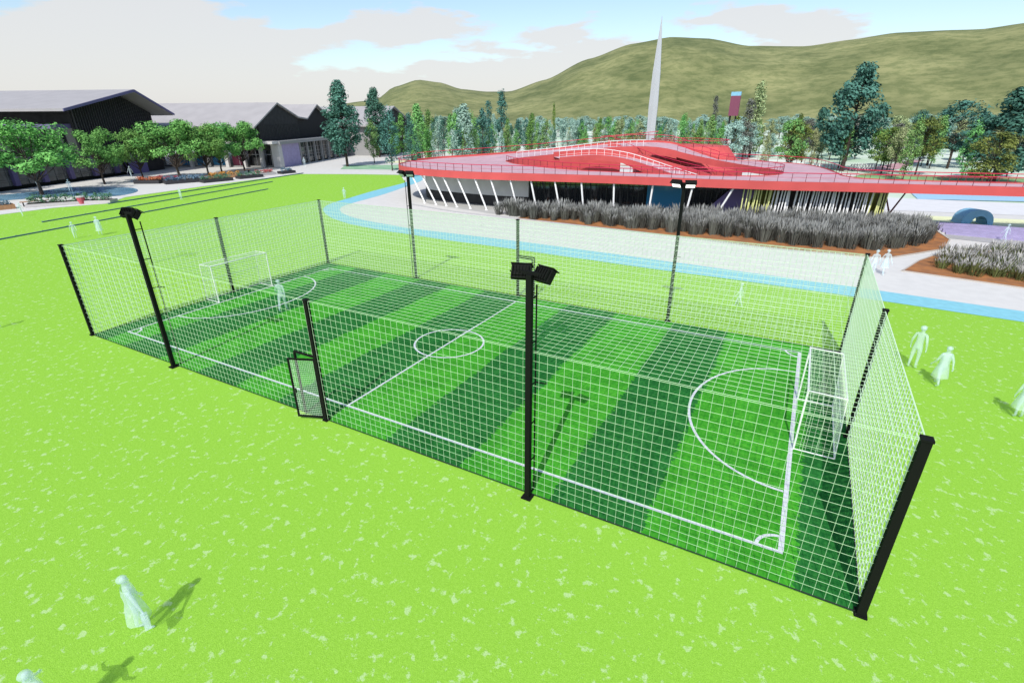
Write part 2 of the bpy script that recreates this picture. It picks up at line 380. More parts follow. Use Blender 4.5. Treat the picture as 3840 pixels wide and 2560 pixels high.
def gate(x0, x1, y, hinge_hi, ang):
    fr = MB(); fr.box(((x0+x1)/2, y, 2.2), (x1-x0, .06, .06)); xx = x0 if hinge_hi else x1
    fr.box((xx, y, 1.085), (.06, .06, 2.17)); fr.build('gate_frame', black, cage)
    lf = MB(); wd = x1-x0-.12; frame(lf, -wd, 0, .12, 2.12, 0)
    if not hinge_hi: lf.v = [Vector((-v.x, v.y, v.z)) for v in lf.v]
    l = lf.build('gate', black, cage); l.location = (x1-.06 if hinge_hi else x0+.06, y-.04, 0); l.rotation_euler = (0, 0, ang)
    nm = MB(); sg = -1 if hinge_hi else 1
    for k in range(1, 14): nm.bar((sg*wd*k/14, 0, .14), (sg*wd*k/14, 0, 2.1), .004, n=3, cap=False)
    for k in range(1, 30): nm.bar((0, 0, .12+2*k/30), (sg*wd, 0, .12+2*k/30), .004, n=3, cap=False)
    nm.build('mesh_infill', cordm, l)
    hd = MB(); hd.box((sg*(wd-.08), -.05, 1.05), (.05, .06, .16)); hd.build('handle', dkmetal, l)
gate(13.5, 14.45, 0, True, R(22))
gate(14.05, 15.0, LY, False, R(-5))

# ------------------------------------------------------------ floodlight masts
def mast_light(label, x, y, facing, lit, h=5.8, ladder=True):
    t = thing('floodlight_pole', label, 'floodlight', (x, y, 0), 0, 'floodlight poles around the pitch')
    f = facing
    p = MB(); p.box((0, 0, h/2), (.125, .125, h)); p.box((0, 0, .02), (.26, .26, .04)); p.build('pole', black, t)
    if ladder:
        l = MB(); l.bar((.02, f*.30, .05), (.02, f*.30, h-.3), .02, n=6)
        for k in range(1, 6): l.bar((0, f*.06, k*1.05), (.02, f*.32, k*1.05), .016)
        l.bar((.0, f*.06, .06), (.02, f*.32, .06), .02); l.bar((.02, f*.30, 3.15), (.30, f*.34, 3.15), .016)
        l.build('climbing_rail', black, t)
    c = MB(); c.box((0, f*.05, h+.02), (.75, .07, .07)); c.build('crossarm', black, t)
    for s in (-1, 1):
        M = Matrix.Translation((s*.27, f*.14, h-.02)) @ Matrix.Rotation(-s*f*R(18), 4, 'Z') @ Matrix.Rotation(-f*R(38), 4, 'X')
        b = MB(); b.box((0, 0, 0), (.42, .13, .30), M=M); b.box((0, -f*.085, 0), (.30, .04, .2), M=M)
        for k in range(6): b.box((-.17+k*.068, -f*.12, 0), (.012, .05, .24), M=M)
        b.box((0, f*.02, .17), (.46, .22, .02), M=M)
        lamp = b.build('lamp_head', black, t)
        q = MB(); q.box((0, f*.072, -.01), (.36, .015, .15), M=M); q.build('lens', MATS['lamp_lens_lit'] if lit else MATS['lamp_lens'], lamp)
        k = MB(); k.bar((s*.27, f*.05, h+.06), M @ Vector((s*.22, 0, .1)), .014); k.bar((s*.49, f*.05, h+.02), M @ Vector((s*.23, 0, 0)), .012); k.build('bracket', black, lamp)
    return t
mat('lamp_lens', (.75, .77, .78), .2); mat('lamp_lens_lit', (.9, .9, .9), .3, emit=(1, 1, .97, 1.6))
mast_light('black floodlight pole on the near side of the pitch, nearer the big corner post', 21.68, -.13, 1, False)
mast_light('black floodlight pole on the near side of the pitch, beside the left end', 6.35, -.13, 1, False)
mast_light('floodlight pole on the far side of the pitch with two lit lamps', 21.88, LY+.1, -1, True, 6.15)
mast_light('floodlight pole on the far side of the pitch, towards the left far corner', 7.17, LY+.1, -1, False, 5.9)

# ------------------------------------------------------------ goals
def goal(label, x, d):
    t = thing('football_goal', label, 'goal', (x, 0, 0), 0, 'goals at the two ends of the pitch')
    y0, y1, H, D = 5.3, 8.5, 1.92, 1.02*d; r = .027
    f = MB(); f.bar((0, y0, 0), (0, y0, H), r, n=8); f.bar((0, y1, 0), (0, y1, H), r, n=8); f.bar((0, y0-r, H), (0, y1+r, H), r, n=8); f.build('goal_frame', whitem, t)
    b = MB(); r = .017
    for y in (y0, y1):
        b.bar((0, y, H), (D*.9, y, H-.02), r, n=6); b.bar((0, y, .03), (D, y, .03), r, n=6); b.bar((D*.9, y, H-.02), (D, y, .03), r, n=6)
    b.bar((D, y0, .03), (D, y1, .03), r, n=6); b.bar((D*.9, y0, H-.02), (D*.9, y1, H-.02), r, n=6); b.bar((D*.95, y0, 1.0), (D*.95, y1, 1.0), r*.7, n=6)
    b.build('back_stay', whitem, t)
    nn = MB(); c = .0032; s = .13
    k = 0
    ny = int((y1-y0)/s); nx = int(abs(D)/s); nz = int(H/s)
    for i in range(ny+1):
        y = y0+(y1-y0)*i/ny; nn.bar((D*.9, y, H-.02), (D, y, .03), c, n=3, cap=False); nn.bar((0, y, H), (D*.9, y, H-.02), c, n=3, cap=False)
    for j in range(nz+1):
        z = .03+(H-.05)*j/nz; xx = D*(1-.1*j/nz); nn.bar((xx, y0, z), (xx, y1, z), c, n=3, cap=False)
        for y in (y0, y1): nn.bar((0, y, z), (xx, y, z), c, n=3, cap=False)
    for j in range(nx+1):
        xx = D*j/nx*.9; nn.bar((xx, y0, H), (xx, y1, H), c, n=3, cap=False)
        for y in (y0, y1): nn.bar((xx, y, H), (xx/.9, y, .03), c, n=3, cap=False)
    nn.build('goal_net', cordm, t)
goal('white goal with net at the right end of the pitch', 27.45, 1)
goal('white goal with net at the far left end of the pitch', .95, -1)

# ------------------------------------------------------------ lawn edging strips
for (a, b, lb, hh) in (((-40.5, 19.75), (-47.3, 52.1), 'thin dark edging rail across the lawn, the one farthest from the pitch', .12), ((-34.1, 11.3), (-41.7, 41.75), 'thin dark edging rail across the lawn, the middle of the three', .1), ((-27.2, 1.6), (-35.2, 36.0), 'thin dark edging rail across the lawn, the one nearest the pitch', .1)):
    m = MB(); d = Vector((b[0]-a[0], b[1]-a[1], 0)); L = d.length; d.normalize()
    m.box((L/2, 0, hh/2), (L, .10, hh))
    k = 0
    while k < L: m.box((k+.05, .08, hh/2), (.05, .05, hh+.05)); k += 2
    o = m.build('lawn_edging', mat('edging_steel', (.07, .15, .20), .4)); o.location = (a[0], a[1], 0); o.rotation_euler = (0, 0, math.atan2(d.y, d.x))
    tag(o, lb, 'edging', 'edging rails across the lawn')
# ------------------------------------------------------------ hills
PROF = [(-80, .0), (-55, .0), (-48, .012), (-43.5, .022), (-42.2, .026), (-40.6, .043), (-38.2, .054), (-36.1, .050), (-34, .040), (-31.5, .036), (-29.2, .036), (-25.7, .053), (-21.5, .083), (-17.4, .103), (-13.9, .111), (-10.7, .107), (-6.9, .094), (-2.3, .090), (.9, .095), (3.9, .100), (6.7, .099), (9.4, .097), (11.8, .100), (18, .108), (25, .10), (35, .07), (50, .02), (60, 0)]
def prof(a):
    for (a0, h0), (a1, h1) in zip(PROF, PROF[1:]):
        if a0 <= a <= a1:
            t = (a-a0)/(a1-a0); t = t*t*(3-2*t)*.5+t*.5; return h0+(h1-h0)*t
    return 0
hm = MB(); NA, NR = 280, 46
for i in range(NA+1):
    a = -80+140*i/NA; ar = R(a); el = prof(a)
    for j in range(NR+1):
        q = j/NR; rad = 330+620*q
        sh = math.sin(min(q/.58, 1)*math.pi/2)**1.5 if q < .58 else math.cos((q-.58)/.42*math.pi/2)**.8 if q < 1 else 0
        xx = CAM.x+rad*math.sin(ar); yy = CAM.y+rad*math.cos(ar)
        top = el*(330+620*.58)+(8.8 if el > .005 else 8.8*el/.005)
        nn = noise.fractal(Vector((xx*.006, yy*.006, 3)), 1.0, 2.1, 5)
        gul = noise.fractal(Vector((xx*.02, yy*.02, 9)), 1.0, 2.1, 4)
        h = sh*top*(1+.10*nn*(1-sh)*2+.05*gul*(1-sh))-.5
        hm.v.append(Vector((xx, yy, h)))
for i in range(NA):
    for j in range(NR):
        k = i*(NR+1)+j; hm.f.append([k, k+NR+1, k+NR+2, k+1])
hillm = mat('dry_hill_grass', (.115, .135, .05), .95, col2=(.235, .24, .105), scale=.022, detail=9, bump=.0)
t = hillm.node_tree; b_ = t.nodes['Principled BSDF']; src = b_.inputs['Base Color'].links[0].from_socket
n2 = t.nodes.new('ShaderNodeTexNoise'); n2.inputs['Scale'].default_value = .11; n2.inputs['Detail'].default_value = 8; n2.inputs['Roughness'].default_value = .7
tc2 = t.nodes.new('ShaderNodeTexCoord'); t.links.new(tc2.outputs['Object'], n2.inputs[0])
r2 = t.nodes.new('ShaderNodeValToRGB'); r2.color_ramp.elements[0].position = .42; r2.color_ramp.elements[1].position = .56
r2.color_ramp.elements[0].color = (.72, .78, .68, 1); r2.color_ramp.elements[1].color = (1.08, 1.06, 1.04, 1); t.links.new(n2.outputs[0], r2.inputs[0])
mm_ = t.nodes.new('ShaderNodeMixRGB'); mm_.blend_type = 'MULTIPLY'; mm_.inputs[0].default_value = 1
t.links.new(src, mm_.inputs[1]); t.links.new(r2.outputs[0], mm_.inputs[2]); t.links.new(mm_.outputs[0], b_.inputs['Base Color'])
struct(hm.build('hills', hillm, smooth=True))

# ------------------------------------------------------------ ring pavilion with the red roof walkway
pav = thing('ring_pavilion', 'low glazed pavilion with a looping red roof walkway and white columns', 'pavilion')
FO = smooth_line([(-16.6, 44, 0), (-16.2, 41.0, 0), (-15.0, 38.6, 0), (-13.3, 37.0, 0), (-11.3, 35.95, 0), (-9, 35.4, 0), (-6.3, 35.05, 0), (-2.9, 35.0, 0), (.9, 35.6, 0), (5, 36.5, 0), (10.4, 37.6, 0), (13.8, 38.1, 0), (20.4, 38.9, 0), (24.8, 39.7, 0), (31.2, 41.5, 0), (40.7, 43.75, 0), (50, 46, 0), (62, 49, 0)], 5)
ZB, ZT = 3.0, 3.62
FAR = smooth_line([(62, 52.2, 3.62), (50, 49.2, 3.62), (41, 46.9, 3.62), (35, 45.6, 3.62), (31, 45.4, 3.62), (29.2, 47, 3.62), (28.6, 50, 3.62), (27.2, 55.5, 3.62), (24.8, 59.0, 3.62), (20, 60.5, 3.62), (16.5, 60, 3.7)], 5)
BACK = smooth_line([(16.5, 60, 3.7), (13.5, 61.5, 4.4), (10, 62.5, 5.3), (5.5, 61, 5.4), (0, 60.5, 4.9), (-6, 57, 4.3), (-11.5, 51.5, 3.9), (-15.5, 47.5, 3.7), (-16.6, 44, 3.62)], 5)
OUT = [Vector((p.x, p.y, ZT)) for p in FO]+FAR[1:]+BACK[1:-1]
HOLE = smooth_line([(-6.0, 47.6, 3.62), (-5.4, 49.6, 3.8), (-1.5, 53.5, 4.2), (4, 56.2, 4.9), (9.5, 57.5, 5.0), (14.5, 56.8, 4.2), (19, 54.8, 3.7), (22.8, 51, 3.62), (24.2, 48.2, 3.62), (23.6, 45.0, 3.62), (20.5, 42.6, 3.62), (13, 41.2, 3.62), (4.5, 41.6, 3.62), (-2.5, 44.4, 3.62), (-6.0, 47.6, 3.62)], 4)[:-1]
bm = bmesh.new()
for loop in (OUT, HOLE):
    vs = [bm.verts.new(p) for p in loop]
    for a, b in zip(vs, vs[1:]+vs[:1]): bm.edges.new((a, b))
bmesh.ops.triangle_fill(bm, use_beauty=True, edges=bm.edges[:])
for f in bm.faces:
    f.normal_update()
    if f.normal.z < 0: f.normal_flip()
me = bpy.data.meshes.new('deck'); bm.to_mesh(me); bm.free(); me.materials.append(pinkdeck)
link('deck', me, pav)
def offset(L, d):
    o = []
    for i, p in enumerate(L):
        a = L[max(i-1, 0)]; b = L[min(i+1, len(L)-1)]; t = (b-a); t.z = 0; t.normalize(); o.append(p+Vector((-t.y, t.x, 0))*d)
    return o
def wallband(L, zb, zt, th, closed=False):
    """solid parapet following L: bottom/top as offset from the line's own height"""
    if closed: L = L+[L[0]]
    I = offset(L, th); b = MB(); n = len(L)
    rows = [[p+Vector((0, 0, zb)) for p in L], [p+Vector((0, 0, zt)) for p in L], [p+Vector((0, 0, zt)) for p in I], [p+Vector((0, 0, zb)) for p in I]]
    for A, B in zip(rows, rows[1:]+rows[:1]): b.strip(A, B)
    for k in (0, n-1):
        i = len(b.v); b.v += [rows[q][k] for q in range(4)]; b.f.append([i, i+1, i+2, i+3])
    return b
wallband([Vector((p.x, p.y, ZT)) for p in FO], -.62, .06, .14).build('fascia', redm, pav)
wallband(FAR, -.62, .06, .14).build('fascia', redm, pav)
wallband(BACK, -.7, .22, .14).build('fascia', redm, pav)
nh = 5*4
wallband(HOLE[nh-2:]+[HOLE[0]], -.62, .06, -.12).build('fascia', redm, pav)
wallband(HOLE[:14], -3.0, .10, -.12).build('inner_wall', redm, pav); wallband(HOLE[13:nh-1], -.8, .10, -.12).build('inner_wall', redm, pav)
# soffit under the deck
sb = MB(); Ls = offset(FO, 3.0)
sb.strip([Vector((p.x, p.y, ZB+.08)) for p in offset(FO, .13)], [Vector((p.x, p.y, ZB+.08)) for p in Ls]); sb.build('soffit', darkwall, pav)
# inner spiral ramp rising through the courtyard
RAMP = smooth_line([(-1, 50.5, 4.1), (3, 53.6, 4.3), (8, 54.4, 3.9), (13, 52.6, 3.1), (17, 49.2, 2.6), (20, 46.6, 2.2)], 6)
Rr_ = offset(RAMP, -2.4)
rb = MB(); rb.strip(RAMP, Rr_); rb.build('ramp_deck', pinkdeck, pav)
wallband(RAMP, -.35, .55, .12).build('ramp_parapet', redm, pav); wallband(Rr_, -.45, .12, -.12).build('ramp_parapet', redm, pav)
RAMP2 = smooth_line([(20.5, 50.2, 1.6), (16, 53.8, 2.2), (10, 56, 3.2), (3.0, 58.6, 5.2)], 6)
wallband(RAMP2, -1.4, .5, .15).build('ramp_parapet', redm, pav)
cone = MB()
for k in range(28):
    a0 = 2*math.pi*k/28; a1 = 2*math.pi*(k+1)/28; c = Vector((11.5, 66.5, 0)); i = len(cone.v)
    cone.v += [c+Vector((7.2*math.cos(a0), 5.0*math.sin(a0), 2.2)), c+Vector((7.2*math.cos(a1), 5.0*math.sin(a1), 2.2)), c+Vector((5.0*math.cos(a1), 3.6*math.sin(a1), 4.9)), c+Vector((5.0*math.cos(a0), 3.6*math.sin(a0), 4.9)), c+Vector((0, 0, 4.9)), c+Vector((7.2*math.cos(a0), 5*math.sin(a0), 0)), c+Vector((7.2*math.cos(a1), 5*math.sin(a1), 0))]
    cone.f += [[i, i+1, i+2, i+3], [i+3, i+2, i+4], [i+5, i+6, i+1, i]]
cone.build('red_mound', redm, pav)
CR_ = [Vector((11.5+5.0*math.cos(a_*math.pi/14), 66.5+3.6*math.sin(a_*math.pi/14), 4.9)) for a_ in range(29)]
mound_rim = CR_
# railings: rail + one post every metre
npost = [0]
def railing(L, h, step, inset=0, rm=redrail, white=False, nm='railing'):
    L2 = offset(L, inset); b = MB(); b.path([p+Vector((0, 0, h)) for p in L2], .035, n=5)
    b.path([p+Vector((0, 0, h*.5)) for p in L2], .012, n=3)
    o = b.build(nm, rm, pav); acc = 0; over = None
    for p, q in zip(L2, L2[1:]):
        d = (q-p).length
        while acc < d:
            c = p.lerp(q, acc/d)
            if npost[0] < 96: m = MB()
            else: m = over = over or MB()
            m.bar(c+Vector((0, 0, -.02)), c+Vector((0, 0, h)), .026, n=4)
            if npost[0] < 96: m.build('baluster', whitem if white else post_red, o); npost[0] += 1
            acc += step
        acc -= d
    if over: s_ = over.build('balusters', whitem if white else post_red, o); s_['kind'] = 'stuff'
railing([Vector((p.x, p.y, ZT+.05)) for p in FO], .68, 1.05, .07)
railing(FAR, .72, 1.1, .07); railing(BACK, .9, 1.3, .07)
railing(HOLE[nh-2:]+[HOLE[0]], .68, 1.05, -.06)
railing(Rr_, .8, .9, 0, whitem, True); railing(RAMP2, 1.1, 1.0, 0, redrail)
railing(smooth_line([Vector((2, 58.3, 5.25)), Vector((6, 59.2, 5.6)), Vector((9, 59.6, 5.9))], 3), .9, 1.0, 0, redrail)
railing(mound_rim, .75, 1.2, 0, redrail)
railing([p+Vector((0, 0, .1)) for p in offset(HOLE[4:16], .35)], .7, .8, 0, whitem, True)
# white columns, leaning outwards round the bend
PB = [(-9.68, 36.2), (-7.94, 35.9), (-6.43, 35.7), (-5.04, 35.6), (-3.31, 35.5), (-1.37, 35.5), (.12, 35.7), (1.89, 36.1), (3.78, 36.5), (6.05, 37.0), (8.25, 37.5), (10.97, 38.1), (14.08, 38.6), (17.27, 39.0), (19.64, 39.4)]
PT = [(-11.4, 36.3), (-9.6, 35.8), (-7.9, 35.45), (-6.5, 35.35), (-4.7, 35.3), (-2.6, 35.3), (-.9, 35.55), (1.1, 35.9), (3.1, 36.4), (5.4, 36.85), (7.9, 37.35), (10.85, 38.0), (14.3, 38.55), (17.7, 38.9), (21.0, 39.3)]
for a, b in zip(PB, PT):
    m = MB(); m.bar((a[0], a[1], .05), (b[0], b[1], ZB+.1), .085, n=8); m.bar((a[0], a[1], 0), (a[0], a[1], .06), .17, n=8); m.build('column', whitem, pav)
# recessed walls under the walkway
def curvewall(L, z0, z1, th, name, m):
    return wallband([Vector((p.x, p.y, 0)) for p in L], z0, z1, th).build(name, m, pav)
W0 = smooth_line([(-13.2, 41.5, 0), (-12.4, 40.0, 0), (-10.8, 39.0, 0), (-8, 38.5, 0), (-4, 38.2, 0), (-.5, 38.5, 0), (1.6, 38.9, 0)], 5)
curvewall(W0, 1.05, ZB+.05, .25, 'render_wall', greywall); curvewall(offset(W0, -.012), 0, 1.05, .25, 'dark_base', darkwall)  # separate dark band along the foot of the grey wall
W1 = smooth_line([(1.6, 38.95, 0), (6, 40.2, 0), (11, 41.4, 0), (16, 42.4, 0), (20.5, 43.3, 0)], 5)
curvewall(W1, .35, ZB+.05, .12, 'glazing', glass); curvewall(offset(W1, -.02), 0, .35, .2, 'dark_base', darkwall)
mu = MB(); acc = 0
for p, q in zip(W1, W1[1:]):
    c = p.lerp(q, .2); mu.box((c.x, c.y-.06, 1.65), (.07, .09, 2.6), .2)
    c = p.lerp(q, .7); mu.box((c.x, c.y-.06, 1.65), (.05, .08, 2.6), .2)
mu.path([Vector((p.x, p.y-.07, 2.35)) for p in W1], .035); mu.build('mullions', dkmetal, pav)
bp_ = MB(); bp_.box((14.6, 41.93, 1.7), (3.2, .1, 2.4), R(12)); bp_.build('blue_panel', glassb, pav)
vw = MB(); vw.extr([(21.3, 42.9, 0), (18.0, 42.3, 0), (20.8, 42.8, ZB), (22.9, 43.2, ZB)], (0, .15, 0)); vw.build('sloping_wall', violet, pav)
W2 = smooth_line([(20.5, 43.6, 0), (25, 44.3, 0), (29.5, 45.3, 0), (32.6, 46.4, 0)], 5)
curvewall(W2, .1, ZB+.05, .12, 'glazing', darkwall)
yl = MB(); yl.box((23.0, 43.85, 1.6), (2.6, .1, 2.8), R(10)); yl.build('olive_panel', glassy, pav); yl = MB(); yl.box((31.3, 45.75, 1.6), (1.3, .1, 2.8), R(18)); yl.build('olive_panel', glassy, pav)
random.seed(3)
NS = 62
for i in range(NS):
    t = i/(NS-1); xx = 21.8+t*10.4+random.uniform(-.12, .12); yy = 39.9+t*3.0+random.choice((0, .28))
    m = MB(); m.box((0, 0, 1.5), (.085, .09, 3.02)); o = m.build('slat', mat('pale_yellow_paint', (.62, .64, .26), .5) if t < .2 or t > .9 else whitem, pav); o.location = (xx, yy, 0); o.rotation_euler = (0, random.uniform(-.03, .07), R(12))
vs_ = MB()
for dx in (-.8, .75): vs_.bar((32.9, 44.6, 1.0), (32.9+dx, 44.3, ZB), .07, .06, n=6)
vs_.bar((32.9, 44.6, 0), (32.9, 44.6, 1.05), .09, n=6); vs_.build('branching_column', post_red, pav)
vs_ = MB()
for dx in (-.8, .75): vs_.bar((46.5, 47.5, 1.0), (46.5+dx, 47.3, ZB), .07, .06, n=6)
vs_.bar((46.5, 47.5, 0), (46.5, 47.5, 1.05), .09, n=6); vs_.build('branching_column', post_red, pav)
# pale kerb step at the foot
kp = smooth_line([(-10.6, 34.7, 0), (-3.38, 32.9, 0), (4.4, 32.5, 0), (11.1, 32.1, 0), (17, 31.75, 0), (25.2, 30.9, 0), (29.5, 31.2, 0)], 5)
struct(wallband(kp, 0, .10, .22).build('kerb', mat('kerb_stone', (.38, .38, .38), .8, var=.05)))
sheet('courtyard', [(-14, 40), (-9, 36), (0, 34), (4, 34.2), (34, 50), (30, 66), (10, 70), (-8, 60), (-15, 50)], .018, mat('courtyard_paving', (.40, .40, .385), .85, var=.06, scale=.8))

# ------------------------------------------------------------ planting beds with ornamental grasses
BED1 = [(3.5, 32.6), (11.1, 32.25), (17, 31.9), (25.2, 31.05), (29.5, 31.3), (31.8, 31.6), (33.7, 34.0), (35.6, 36.5), (36.5, 40.2), (36.2, 43.5), (33.6, 44.2), (28.6, 43.0), (21.7, 41.2), (14.7, 38.0), (8.6, 36.4), (4, 35.0)]
BED2 = [(32.35, 28.5), (33.6, 31.9), (35.0, 34.6), (38.6, 37.6), (44, 39.5), (56, 39.5), (56, 24.5), (37.84, 27.5)]
sheet('planting_bed', BED1, .045, mulch); sheet('planting_bed', BED2, .045, mulch)
for nmb, B in (('bed_edging', BED1), ('bed_edging', BED2)):
    L = [Vector((*p, 0)) for p in B]; struct(wallband(L, .0, .08, -.09, closed=True).build(nmb, mat('bed_edge', (.42, .38, .34), .8)))
gm1 = mat('grass_blade_grey', (.10, .105, .09), .85, perobj=.35); gm2 = mat('grass_plume_grey', (.235, .24, .23), .9, perobj=.3); gm3 = mat('grass_blade_olive', (.13, .15, .05), .85, perobj=.3); gm4 = mat('grass_plume_pale', (.34, .33, .32), .9, perobj=.25)
def clump_mesh(nb, h, sp, seed, plume=False):
    random.seed(seed); m = MB()
    for k in range(nb):
        a = random.uniform(0, 6.283); rr_ = sp*.42*random.random()**.5; lean = random.uniform(.05, .42)*sp*1.3; hh = h*random.uniform(.65, 1.0)
        b0 = Vector((rr_*math.cos(a), rr_*math.sin(a), 0)); t = Vector((math.cos(a)*(rr_+lean), math.sin(a)*(rr_+lean), hh)); mid = b0.lerp(t, .55)+Vector((0, 0, hh*.1))
        s = Vector((-math.sin(a), math.cos(a), 0))*random.uniform(.012, .022); i = len(m.v)
        if plume:
            p0 = b0.lerp(t, .55); p0.z += hh*.1; s = s*1.9; c = p0.lerp(t, .5)
            m.v += [p0, c+s, t, c-s, c+Vector((math.cos(a), math.sin(a), .3))*.03]
            m.f += [[i, i+1, i+2, i+3], [i, i+1, i+4], [i+4, i+1, i+2], [i+2, i+3, i+4]]
        else:
            m.v += [b0-s, b0+s, mid+s, mid-s, t]; m.f += [[i, i+1, i+2, i+3], [i+3, i+2, i+4]]
    return m
def clump_proto(nb, h, sp, seed, ma, mb_, label, grp):
    t = thing('tufted_plant', label, 'plant', group=grp)
    clump_mesh(nb, h, sp, seed).build('leaves', ma, t); clump_mesh(nb//2, h*1.12, sp*.9, seed, True).build('plumes', mb_, t)
    return t
G1 = 'grey grasses in the long planting bed in front of the pavilion'; L1 = 'dark grey tufted grass in the long bed in front of the pavilion'
G2 = 'pale grasses in the right hand planting bed'; L2 = 'pale olive tufted grass in the mulch bed at the right edge of the path'
P1 = [clump_proto(80, 1.15, .85, 11+i, gm1, gm2, L1, G1) for i in range(3)]
P2 = [clump_proto(80, .85, .9, 31+i, gm3, gm4, L2, G2) for i in range(2)]
def fill(B, protos, step, maxn, jit=.25, cull=None, big=1.0):
    random.seed(5); xs = [p[0] for p in B]; ys = [p[1] for p in B]; pts = []
    yy = min(ys)
    while yy < max(ys):
        xx = min(xs)+random.random()*step
        while xx < max(xs):
            p = (xx+random.uniform(-jit, jit), yy+random.uniform(-jit, jit))
            if inside(p, B) and (cull is None or cull(p)): pts.append(p)
            xx += step
        yy += step*.85
    random.shuffle(pts); pts = pts[:maxn]
    for i, p in enumerate(pts):
        o = protos[i] if i < len(protos) else copy_tree(protos[i % len(protos)])
        o.location = (p[0], p[1], .045); o.rotation_euler = (0, 0, random.uniform(0, 6.28)); s = random.uniform(.72, 1.18)*big; o.scale = (s, s, s)
    return len(pts)
def shrink(B, d):
    cx = sum(p[0] for p in B)/len(B); cy = sum(p[1] for p in B)/len(B)
    return [(p[0]+(cx-p[0])*d/max(1, math.hypot(p[0]-cx, p[1]-cy)), p[1]+(cy-p[1])*d/max(1, math.hypot(p[0]-cx, p[1]-cy))) for p in B]
F1 = [(8.5, 33.6), (12, 33.0), (18, 33.1), (22, 32.9), (26, 33.0), (31.0, 33.2), (33.0, 35.2), (34.9, 37.5), (35.7, 40.2), (35.5, 42.8), (33.4, 43.4), (28.6, 41.9), (21.7, 40.0), (14.7, 37.6), (8.6, 36.4), (4, 35.4), (.6, 34.6), (1.2, 33.4), (5, 33.2)]
n1 = fill(F1, P1, .93, 296, jit=.4, big=1.2)
n2 = fill([(34.3, 29.6), (35.2, 33.5), (38.8, 36.8), (44, 38.8), (52, 38.8), (52, 27), (38.2, 28.6)], P2, .95, 150, cull=lambda p: (p[0]-26.3)/(p[1]+9.3) < .44)
print('clumps', n1, n2)

